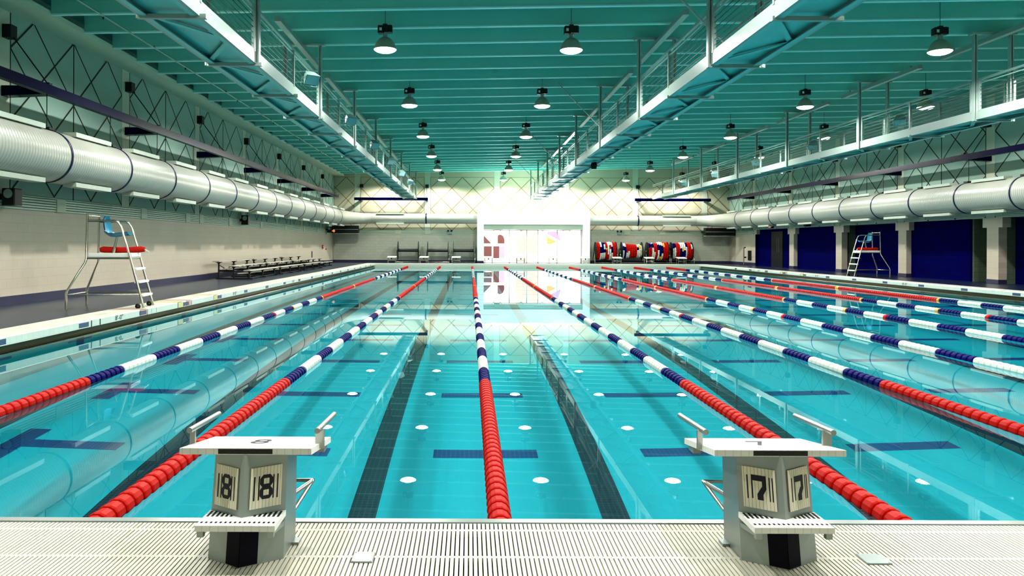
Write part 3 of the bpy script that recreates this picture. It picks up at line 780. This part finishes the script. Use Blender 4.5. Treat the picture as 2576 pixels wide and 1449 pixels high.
# wound ropes: per turn a list of (share of the turn, colour) starting at the bottom front and going up
R_, W_, B_, Y_ = 'red', 'white', 'blue', 'yellow'
pat = [
 [[(1, R_)], [(1, R_)], [(.3, W_), (.55, B_), (1, W_)], [(.35, W_), (.62, B_), (1, B_)], [(.34, W_), (.45, B_), (.7, W_), (1, B_)], [(.42, R_), (.5, Y_), (1, R_)], [(.25, R_), (.65, W_), (1, W_)], [(.45, W_), (.6, R_), (1, W_)], [(.35, W_), (.55, B_), (1, W_)], [(1, R_)], [(1, R_)]],
 [[(.4, W_), (.6, B_), (1, W_)], [(.35, B_), (.6, B_), (1, W_)], [(.3, W_), (1, R_)], [(.4, W_), (1, R_)], [(1, R_)], [(1, R_)], [(1, R_)], [(1, R_)], [(.45, W_), (.6, B_), (1, W_)], [(.5, W_), (.75, Y_), (1, W_)], [(.3, W_), (.4, Y_), (1, W_)]],
 [[(.5, R_), (1, B_)], [(.6, R_), (1, B_)], [(.55, W_), (.8, B_), (1, W_)], [(.35, W_), (.62, R_), (1, R_)], [(.5, R_), (.7, R_), (1, R_)], [(.4, W_), (.65, B_), (1, W_)], [(.2, Y_), (.62, B_), (1, W_)], [(.3, W_), (.62, B_), (1, W_)], [(.55, R_), (.75, Y_), (1, R_)], [(1, R_)], [(1, R_)]],
 [[(.5, W_), (.75, B_), (1, B_)], [(.55, W_), (.7, B_), (1, B_)], [(.6, R_), (1, R_)], [(1, R_)], [(.5, B_), (.7, W_), (1, W_)], [(.4, B_), (.5, Y_), (1, W_)], [(.45, B_), (.8, W_), (1, Y_)], [(.55, W_), (1, B_)], [(1, R_)], [(1, R_)], [(.5, R_), (.75, W_), (1, R_)]]]
rad = [[.55, .56, .60, .57, .56, .58, .60, .62, .58, .60, .56], [.52, .50, .48, .47, .45, .44, .43, .42, .42, .44, .38], [.54, .50, .55, .52, .52, .60, .62, .60, .60, .58, .56], [.50, .52, .53, .54, .58, .58, .60, .56, .60, .58, .52]]
for i, x in enumerate(FX):
    t = thing('wound_lane_rope', 'red, white and navy float rope wound on the %s full reel from the window' % nm4[i], 'lane rope', (x, 56.25, DECK+.92), 0, 'ropes wound on the reels')
    mbs = {c: MB() for c in (R_, W_, B_, Y_)}
    for j in range(11):
        xx = -.66+.132*j; r = rad[i][j]; nb_ = int(2*PI*r/.105)
        core = MB()
        for b in range(nb_):
            a = 2*PI*b/nb_; an = -PI/2-.35-a            # from the bottom front upwards
            fr_ = (b/nb_)*2
            col = None
            for sh, c in pat[i][j]:
                if fr_ <= sh: col = c; break
            col = col or pat[i][j][-1][1]
            p = Vector((0, math.cos(an), math.sin(an))); tdir = Vector((0, -math.sin(an), math.cos(an)))
            c0 = Vector((xx, 0, 0))+p*r; ax = [Vector((1, 0, 0)), p]
            vs = []; n8 = 7
            for (h, rr) in ((-.5, .03), (-.36, .062), (.0, .068), (.36, .062), (.5, .03)):
                for q in range(n8):
                    g = 2*PI*q/n8; vs.append(c0+tdir*h*.105+(ax[0]*math.cos(g)+ax[1]*math.sin(g))*rr)
            fs = [(u*n8+q, u*n8+(q+1) % n8, (u+1)*n8+(q+1) % n8, (u+1)*n8+q) for u in range(4) for q in range(n8)]
            mbs[col].add(vs, fs, True)
    cm_ = MB(); cm_.lathe([(.12, -.72), (min(rad[i])-.03, -.72), (min(rad[i])-.03, .72), (.12, .72)], 24, 'X'); cm_.build('inner_wraps', M['navy_band'], t)
    for c, mb in mbs.items():
        if mb.v: o = mb.build(c+'_floats', M[c], t)
# ------------------------------------------------------------------ ducts
def duct(name_lb, X, z, ys, mir, corner_x, xend, rings_far):
    """main run along the side wall, elbow, thinner run along the far wall"""
    t = thing('air_duct', name_lb, 'duct', (X, 0, z)); R = .56
    ya, yb = 8.0, 53.0
    b = MB(); b.tube([(0, ya, 0), (0, yb, 0)], R, 40, cap=False); b.build('main_tube', M['duct'], t)
    # elbow with taper
    pts = []; rs = []
    sx = mir
    for k in range(9):
        a = k/8; an = a*PI/2
        pts.append((sx*(1-math.cos(an))*1.9, yb+math.sin(an)*3.4, .0)); rs.append(.56+(.38-.56)*min(1, a*1.2))
    e = MB(); e.tube(pts, rs, 36, cap=False); e.build('elbow', M['duct_plain'], t)
    f = MB(); f.tube([(pts[-1][0], 56.4, 0), (xend-X, 56.4, 0)], .37, 32, cap=True); f.build('far_tube', M['duct_plain'], t)
    ring = None
    for k in range(-2, 14):
        y = 16.75+2.955*k
        if y < ya or y > 53.3: continue
        if ring is None:
            rg = MB(); rg.lathe([(R+.002, -.035), (R+.014, -.035), (R+.014, .035), (R+.002, .035)], 40, 'Y'); ring = rg.build('band', M['navy_band'], t, (0, y, 0)); rm = ring.data
        else:
            o = bpy.data.objects.new('band', rm); COL.objects.link(o); o.parent = t; o.location = (0, y, 0)
    for p in (pts[2], pts[5]): pass
    for xr in rings_far:
        rg = MB(); rg.lathe([(.372, -.05), (.386, -.05), (.386, .05), (.372, .05)], 32, 'X'); rg.build('band', M['navy_band'], t, (xr-X, 56.4, 0))
    dm = None
    for k in range(-2, 13):
        y0 = 16.75+2.955*k+.62; 
        if y0 < ya: continue
        for an in (72, -72):
            a = math.radians(an); cx, cz = mir*math.cos(a)*R, math.sin(a)*R
            mb = MB(); mtx = Matrix.Rotation(-mir*math.copysign(PI/2-abs(a), an)*-1 if False else 0, 3, 'Y')
            mb.obox((cx, y0+.85, cz+math.copysign(.03, an)), (.3, 1.7, .1), mtx); mb.build('diffuser_strip', M['diffuser'], t)
        h = MB(); yh = y0-.62
        h.box(mir*.02-.1, mir*.02+.1, yh-.12, yh+.12, R+.01, R+.06); h.tube([(0, yh, R+.05), (0, yh, R+.85)], .01, 6); h.build('hanger', M['black'], t)
    for x0, x1 in ((xend-X-sxg(mir)*7.4, xend-X-sxg(mir)*5.4),):
        a, b_ = sorted((x0, x1)); s = MB(); s.box(a, b_, 56.05, 56.25, .3, .41); s.box(a, b_, 56.05, 56.25, -.41, -.3); s.build('diffuser_strip', M['diffuser'], t)
    return t
def sxg(m): return m
duct('fat white ribbed duct with navy bands along the left wall', -9.15, dz(1.87), None, 1, -9.15, PX0+.1, [-8.0, -3.18])
duct('fat white ribbed duct with navy bands along the right wall', 18.38, dz(1.77), None, -1, 18.3, PX1-.1, [17.35, 12.2])

# ------------------------------------------------------------------ navy uplight beams
def beam_side(X, wall, s, zt, lb, yend):
    t = thing('navy_beam', lb, 'uplight beam', (X, 0, zt))
    b = MB(); y0 = 10.0
    b.add([(-.07, y0, -.2), (.07, y0, -.2), (.10, y0, 0), (-.10, y0, 0), (-.07, yend, -.2), (.07, yend, -.2), (.10, yend, 0), (-.10, yend, 0)], [(0, 1, 2, 3), (7, 6, 5, 4), (0, 4, 5, 1), (1, 5, 6, 2), (2, 6, 7, 3), (3, 7, 4, 0)])
    b.build('trough', M['navy'], t)
    k = 0
    for k in range(-2, 7):
        y = 16.72+5.93*k
        if y < y0 or y > yend: continue
        a = MB(); w = wall-X
        xs0, xs1 = (w, -s*.05)
        a.add([(x, y+q, z) for (x, z) in ((xs0, -.24), (xs0, -.02), (xs1, -.02), (xs1, -.2)) for q in (-.14, .14)], [(0, 2, 3, 1), (2, 4, 5, 3), (4, 6, 7, 5), (6, 0, 1, 7), (0, 6, 4, 2), (1, 3, 5, 7)])
        a.build('arm', M['navy'], t)
        wb = MB(); lo, hi = sorted((w, w-s*-.2 if False else w+s*.2)); wb.box(lo, hi, y-.12, y+.12, 1.02, 1.3); wb.build('wall_box', M['black'], t)
        cb = MB(); cb.tube([(w+s*.15, y, 1.1), (0, y, .02)], .014, 6); cb.build('stay_cable', M['black'], t)
        MB().box(-.05, .05, y-.06, y+.06, 0, .06).build('clamp', M['black'], t)
beam_side(-9.1, WL, 1, dz(3.39), 'long navy beam on arms high along the left wall', 53.4)
beam_side(18.2, WR, -1, dz(3.37), 'long navy beam on arms high along the right wall', 54.6)
def beam_far(x0, x1, lb):
    t = thing('navy_far_beam', lb, 'uplight beam', ((x0+x1)/2, 56.2, dz(3.28))); h = (x1-x0)/2
    b = MB(); b.add([(x, y, z) for x in (-h, h) for (y, z) in ((-.07, -.1), (.07, -.1), (.1, .1), (-.1, .1))], [(0, 1, 2, 3), (7, 6, 5, 4), (0, 4, 5, 1), (1, 5, 6, 2), (2, 6, 7, 3), (3, 7, 4, 0)]); b.build('trough', M['navy'], t)
    for x in (-h+.4, h-.12):
        MB().box(x-.12, x+.12, WF-56.2-.2, WF-56.2, .88, 1.12).build('wall_box', M['black'], t)
        MB().tube([(x, WF-56.2-.15, .95), (x, 0, .1)], .012, 6).build('stay_cable', M['black'], t)
        MB().box(x-.08, x+.08, .05, WF-56.2, -.12, .02).build('arm', M['navy'], t)
beam_far(-8.39, -3.05, 'short navy beam on the far wall behind the left catwalk end')
beam_far(11.95, 17.45, 'short navy beam on the far wall behind the right catwalk end')

# ------------------------------------------------------------------ catwalks
YCB = [11.1+2.95*k for k in range(16)]
def catwalk(X0, X1, lb, yend):
    t = thing('catwalk', lb, 'catwalk', (X0, 0, dz(3.25)), 0, 'hanging catwalks'); W = X1-X0
    y0 = YCB[0]-1.2
    for x in (0, W-.05): MB().box(x, x+.05, y0, yend, 0, .235).build('side_channel', M['white_steel'], t)
    fl = MB(); fl.box(.05, W-.05, y0, yend, .10, .13); fl.build('floor_panel', M['cat_under'], t)
    sl_ = MB(); y = y0
    ed = MB()
    for x in (.05, W-.13): ed.box(x, x+.08, y0, yend, .0, .012)
    ed.build('channel_flange', M['cat_under'], t)
    cbm = MB().box(-.03, W+.09, -.04, .04, -.035, .03).mesh('crossbar', M['white_steel'])
    brm = MB().bar((.06, .08, .05), (W-.06, 1.45, .05), .09, .02).bar((W-.06, 1.5, .05), (.06, 2.87, .05), .09, .02).mesh('brace', M['cat_under'])
    pm = MB().box(-.03, .03, -.03, .03, .2, 1.02).mesh('rail_post', M['white_steel'])
    def inst(nm, me, loc):
        o = bpy.data.objects.new(nm, me); COL.objects.link(o); o.parent = t; o.location = loc
    for i, y in enumerate(YCB):
        if y > yend: continue
        inst('crossbar', cbm, (0, y, 0))
        if y+2.95 < yend+1: inst('brace', brm, (0, y, 0))
        for x in (.02, W-.02):
            if i % 2:
                for q in (-.16, .16): inst('rail_post', pm, (x, y+q, 0))
            else: inst('rail_post', pm, (x, y, 0))
        if i % 2:                                   # hangers up to the joists
            for x in (-.005, W+.005):
                ht = zj(X0+x)-dz(3.25)-.01
                hm = MB(); hm.box(x-.045, x-.015, y-.05, y+.05, -.03, ht); hm.box(x+.015, x+.045, y-.05, y+.05, -.03, ht); hm.box(x-.015, x+.015, y-.012, y+.012, -.03, ht)
                hm.build('hanger', M['white_steel'], t)
            hz = zj(X0+W/2)-dz(3.25)
            MB().box(-.12, W+.12, y-.09, y+.09, hz-.065, hz-.01).build('hanger_plate', M['white_steel'], t)
    for x in (.02, W-.02):
        seg = MB(); cb = MB()
        ys = [y0]+[y for i, y in enumerate(YCB) if i % 2 and y < yend]+[yend]
        for a, b in zip(ys[:-1], ys[1:]):
            seg.box(x-.028, x+.028, a+.13, b-.13, .985, 1.03); seg.box(x-.015, x+.015, a+.13, b-.13, .90, .92)
            for z in (.33, .43, .53, .63, .73, .82): cb.box(x-.004, x+.004, a+.1, b-.1, z-.004, z+.004)
        seg.build('top_rail', M['white_steel'], t); cb.build('rail_wire', M['cable'], t)
    sway = MB()
    for y in YCB[1::4]:
        if y < yend-2: sway.bar((W/2, y, .2), (W/2-1.9 if X0 > 0 else W/2+1.9, y, zj(X0)-dz(3.25)+.1), .03, .03)
    if 0 < X0 < 8: sway.build('sway_brace', M['white_steel'], t)
    return t
catwalk(-4.75, -3.87, 'white hanging catwalk with wire rails, nearest the left wall', 55.4)
catwalk(4.34, 5.24, 'white hanging catwalk with wire rails down the middle of the hall', 55.4)
catwalk(12.98, 13.9, 'white hanging catwalk with wire rails, nearest the right wall', 55.2)
# strip fixtures over the catwalks
def strip(X, Y, lb):
    t = thing('strip_fixture', lb, 'strip light', (X, Y, zj(X)-.2), 0, 'strip fixtures over the catwalks')
    MB().add([(x, y, z) for y in (-2.4, 2.4) for (x, z) in ((-.07, 0), (.07, 0), (.055, .12), (-.055, .12))], [(0, 1, 2, 3), (7, 6, 5, 4), (0, 4, 5, 1), (1, 5, 6, 2), (2, 6, 7, 3), (3, 7, 4, 0)]).build('housing', M['white_steel'], t)
    for y in (-1.9, 1.9): MB().box(-.02, .02, y-.02, y+.02, .12, .2).build('mount', M['white_steel'], t)
    return t
for nm, X in (('left', -4.3), ('middle', 4.8), ('right', 13.44)):
    for k in range(6): strip(X, 19.65+5.9*k, '%s white strip fixture from the camera above the %s catwalk' % (ORD[k], nm))
# floodlights on the catwalks
def flood(loc, rz, tilt, lb):
    t = thing('floodlight', lb, 'floodlight', loc, rz, 'floodlights on the catwalk rails')
    m = Matrix.Rotation(tilt, 3, 'X')
    b = MB(); P_ = lambda x, y, z: tuple(m @ Vector((x, y, z)))
    b.add([P_(x, y, z) for (y, q) in ((-.16, .17), (.1, .11), (.16, .08)) for (x, z) in ((-q, -q*.75), (q, -q*.75), (q, q*.75), (-q, q*.75))],
          [(i*4+a, i*4+(a+1) % 4, i*4+4+(a+1) % 4, i*4+4+a) for i in (0, 1) for a in range(4)]+[(8, 9, 10, 11)]); b.build('housing', M['flood_body'], t)
    MB().add([P_(x, -.162, z) for (x, z) in ((-.16, -.118), (.16, -.118), (.16, .118), (-.16, .118))], [(0, 1, 2, 3)]).build('lens', M['lens'], t)
    y = MB(); y.tube([(-.19, 0, 0), (-.19, .08, -.2), (.19, .08, -.2), (.19, 0, 0)], .012, 6); y.build('yoke', M['flood_body'], t)
for k in range(6): flood((-3.72, 18.0+5.95*k, dz(3.88)), math.radians(35), math.radians(40), '%s floodlight from the camera on the left catwalk rail' % ORD[k])
for k in range(5): flood((13.1, 23.6+5.95*k, dz(3.86)), math.radians(-35), math.radians(50), '%s floodlight from the camera on the right catwalk rail' % ORD[k])
t = thing('small_speaker', 'small dark speaker hanging under the middle catwalk', 'speaker', (4.95, 31.0, dz(3.2)))
MB().lathe([(.0, -.16), (.1, -.16), (.13, 0), (.08, .12), (0, .14)], 14).build('cone_body', M['dark'], t); MB().tube([(0, 0, .1), (0, 0, .16)], .02, 6).build('bracket', M['black'], t)
# sprinkler pipe
sp = MB(); sp.tube([(-8.2, 8, dz(5.07)), (-8.2, 56, dz(5.07))], .02, 8); spt = thing('sprinkler_pipe', 'thin pale sprinkler pipe under the joists by the left wall', 'pipe'); sp.build('pipe', M['white_steel'], spt)
hh = MB()
for k in range(8): hh.tube([(-8.2, 14.2+5.9*k, dz(5.07)), (-8.2, 14.2+5.9*k, zj(-8.2)+.05)], .008, 6); hh.lathe([(0, -.06), (.02, -.05), (.02, 0)], 8, c=(-8.2, 17.3+5.0*k, dz(5.05)))
hh.build('hanger', M['cable'], spt)

# ------------------------------------------------------------------ lamps
LX = [-6.1, -2.02, 2.38, 6.75, 11.1, 15.1]
LXN = ['left of the left catwalk', 'right of the left catwalk', 'left of the middle catwalk', 'right of the middle catwalk', 'left of the right catwalk', 'right of the right catwalk']
LYS = [18.33+7.375*k for k in range(6)]
ZL = dz(4.6)
def lamp():
    t = thing('pool_lamp', '', 'lamp', (LX[0], LYS[0], ZL), 0, 'bell lamps under the joists')
    d = MB(); d.lathe([(.265, 0), (.262, .03), (.24, .10), (.20, .18), (.14, .25), (.08, .285), (.05, .29)], 28); d.build('dome', M['dome'], t)
    g = MB(); g.lathe([(.0, -.078), (.08, -.075), (.15, -.063), (.21, -.042), (.25, -.018), (.264, .0)], 28); g.build('glass', M['lamp'], t)
    n = MB(); n.lathe([(.05, .285), (.05, .36), (.065, .36), (.065, .39)], 14, smooth=False); n.build('neck', M['steel'], t)
    b = MB(); b.bbox(-.17, -.02, -.09, .09, .38, .56, .02); b.bbox(-.06, .17, -.08, .08, .40, .57, .02); b.box(-.05, .05, -.05, .05, .56, .60); b.build('ballast_box', M['black'], t)
    MB().box(-.13, -.07, -.092, -.088, .43, .5).build('rating_label', M['louver'], t)
    w = MB(); w.tube([(0, 0, .6), (0, 0, 1.35)], .006, 6); w.build('suspension_cable', M['cable'], t)
    return t
l0 = lamp()
for i, x in enumerate(LX):
    for j, y in enumerate(LYS):
        lb = '%s glowing bell lamp from the camera in the row %s' % (ORD[j], LXN[i])
        if i == 0 and j == 0: l0['label'] = lb
        else: dup(l0, (x, y, ZL), lb)
# nearer rows stand outside the picture, with the same lamps
for x in LX:
    for y in (LYS[0]-7.38, LYS[0]-14.76): 
        dup(l0, (x, y, ZL), 'glowing bell lamp out of view above the near end')

# ------------------------------------------------------------------ things on the walls
def scorebox(loc, L, lb):
    t = thing('score_display', lb, 'display box', loc)
    MB().box(-L/2, L/2, -.25, .25, -.28, .28).build('case', M['black'], t)
    MB().box(-L/2, L/2, -.255, -.25, -.01, .01).build('seam', M['louver'], t); MB().box(-L/2, L/2, -.27, .25, -.30, -.28).build('bottom_ledge', M['louver'], t)
    MB().box(-L/2+.1, L/2-.1, .25, WF-loc[1], -.05, .05).build('mount_rail', M['black'], t)
scorebox((-8.98, 56.0, dz(1.05)), 1.9, 'long black display box in the far left corner under the duct')
scorebox((18.0, 56.0, dz(.97)), 2.1, 'long black display box in the far right corner under the duct')
def speaker(loc, s, lb, size=(.3, .3, .42)):
    t = thing('wall_speaker', lb, 'speaker', loc, 0, 'black wall speakers'); a, b, c = size
    MB().bbox(-a/2, a/2, -b/2, b/2, -c/2, c/2, .02).build('cabinet', M['black'], t)
    MB().lathe([(0, -b/2-.004), (.07, -b/2-.006), (.1, -b/2)], 14, 'Y', c=(0, 0, c*.18)).build('driver', M['flood_body'], t)
    MB().box(min(0, -s*(a/2+.12)), max(0, -s*(a/2+.12)), -.04, .04, -.05, .05).build('bracket', M['black'], t)
speaker((WL+.27, 16.55, dz(.98)), 1, 'large black speaker on the left wall over the near deck', (.28, .3, .36))
speaker((WL+.27, 33.8, dz(1.03)), 1, 'small black speaker on the left wall above the bleachers')
speaker((WL+.27, 54.0, dz(1.0)), 1, 'small black speaker on the left wall near the far corner')
speaker((WR-.27, 43.4, dz(1.3)), -1, 'small black speaker on the right wall over the navy bays')
for x, lb in ((-1.47, 'pair of small emergency lights on the far wall beside the portal'), (5.5+.0, '')):
    pass
def emergency(x, lb):
    t = thing('emergency_light', lb, 'emergency light', (x, WF-.08, dz(.9)))
    MB().box(-.14, .14, -.03, .08, -.15, .05).build('battery_case', M['flood_body'], t)
    for s in (-1, 1): MB().lathe([(.0, -.12), (.06, -.12), (.065, -.04), (.03, 0)], 12, 'Y', c=(s*.13, .0, .1)).build('lamp_head', M['dark'], t)
emergency(-1.47, 'twin head emergency light on the far wall left of the portal'); emergency(11.0, 'twin head emergency light on the far wall above the full reels')
def strobe(loc, s, lb):
    t = thing('strobe_light', lb, 'strobe light', loc); MB().lathe([(0, -.1), (.09, -.09), (.13, 0), (.09, .09), (0, .1)], 14).build('lens', M['strobe'], t)
    MB().box(min(0, -s*.2), max(0, -s*.2), -.1, .1, -.12, .12).build('back_box', M['dark'], t)
strobe((WL+.25, 55.6, dz(.94)), 1, 'orange strobe light on the left wall beside the black display'); strobe((WR-.22, 48.9, dz(1.22)), -1, 'orange strobe light above the navy door bay')
t = thing('fire_alarm_pull', 'red fire alarm pull station on the left wall near the corner', 'fire alarm', (WL, 52.8, dz(-.19)))  # pull station of the fire alarm
MB().bbox(0, .06, -.18, .18, -.12, .12, .01).build('case', M['red_paint'], t); MB().box(.06, .075, -.06, .06, -.03, .05).build('pull_bar', M['white'], t)
t = thing('fire_bell', 'small red fire bell on the left wall below the alarm', 'fire bell', (WL, 54.0, dz(-.34)))
MB().lathe([(0, .07), (.06, .06), (.08, .0)], 14, 'X').build('gong', M['red_paint'], t); MB().box(0, .02, -.05, .05, -.05, .05).build('base', M['red_paint'], t)
t = thing('wall_slot', 'tall narrow dark grille on the left wall past the bleachers', 'grille', (WL, 49.3, dz(-.66))); MB().box(0, .02, -.09, .09, -.2, .2).build('frame', M['dark'], t); MB().box(.02, .025, -.06, .06, -.17, .17).build('slot', M['black'], t)
t = thing('wall_box', 'black square panel on the white wall beside the navy bays', 'panel', (WR, 53.0, dz(-.68))); MB().bbox(-.04, 0, -.3, .3, -.33, .33, .01).build('panel', M['black'], t); MB().box(-.05, -.04, -.06, .06, -.05, .05).build('latch', M['dark'], t)
t = thing('stand_pipe', 'slim chrome standpipe on a round foot by the right wall', 'standpipe', (WR-.45, 52.9, DECK)); MB().tube([(0, 0, .03), (0, 0, 1.15), (0, -.02, 1.2), (0, -.25, 1.22)], .04, 10).build('pipe', M['chrome'], t); MB().lathe([(0, .05), (.3, .04), (.34, 0)], 18).build('foot', M['dark'], t); MB().tube([(0, 0, .55), (.15, 0, .55)], .05, 8).build('valve', M['black'], t)

# ------------------------------------------------------------------ light
def light(kind, name, loc, energy, col=(1, 1, 1), **kw):
    l = bpy.data.lights.new(name, kind); l.energy = energy; l.color = col
    for k, v in kw.items():
        if k != 'rot': setattr(l, k, v)
    o = bpy.data.objects.new(name, l); COL.objects.link(o); o.location = loc
    if 'rot' in kw: o.rotation_euler = kw['rot']
    return o
LAMP_W = 760
for x in LX:
    for y in LYS+[LYS[0]-7.38, LYS[0]-14.76]:
        o = light('SPOT', 'lamp_bulb', (x, y, ZL+.03), LAMP_W, (1, .985, .94), shadow_soft_size=.1, spot_size=math.radians(168), spot_blend=.35)
        o.data.cycles.is_caustics_light = MNEE
        pass
# lobby ceiling fixtures and added fill on the portal, lifting the far ceiling
light('AREA', 'lobby_light', (4.6, 60.2, 4.9), 900, (1, .98, .96), shape='RECTANGLE', size=8.5, size_y=4.5)
for x in (2.4, 4.6, 6.8):
    light('AREA', 'far_ceiling_fill', (x, WF-.6, dz(2.5)), 230, (1, .98, .9), shape='RECTANGLE', size=1.6, size_y=.3, rot=(PI+math.radians(60), 0, 0))
    
w = bpy.data.worlds.new('world'); scene.world = w; w.use_nodes = True
w.node_tree.nodes['Background'].inputs[0].default_value = (.5, .7, .7, 1); w.node_tree.nodes['Background'].inputs[1].default_value = .3
for o in bpy.data.objects:
    if o.type != 'MESH': continue
    r = o
    while r.parent: r = r.parent
    if MNEE and r.name in ('pool_floor', 'pool_wall', 'pool_wall_far'): o.cycles.is_caustics_receiver = True
if MNEE: water.cycles.is_caustics_caster = True
c = scene.cycles
c.max_bounces = 7; c.diffuse_bounces = 3; c.glossy_bounces = 3; c.transmission_bounces = 4; c.transparent_max_bounces = 8; c.adaptive_threshold = .08; c.adaptive_min_samples = 16
c.caustics_reflective = False; c.caustics_refractive = True; c.sample_clamp_indirect = 6
scene.view_settings.view_transform = 'Standard'; scene.view_settings.look = 'Medium High Contrast'; scene.view_settings.exposure = 0.0
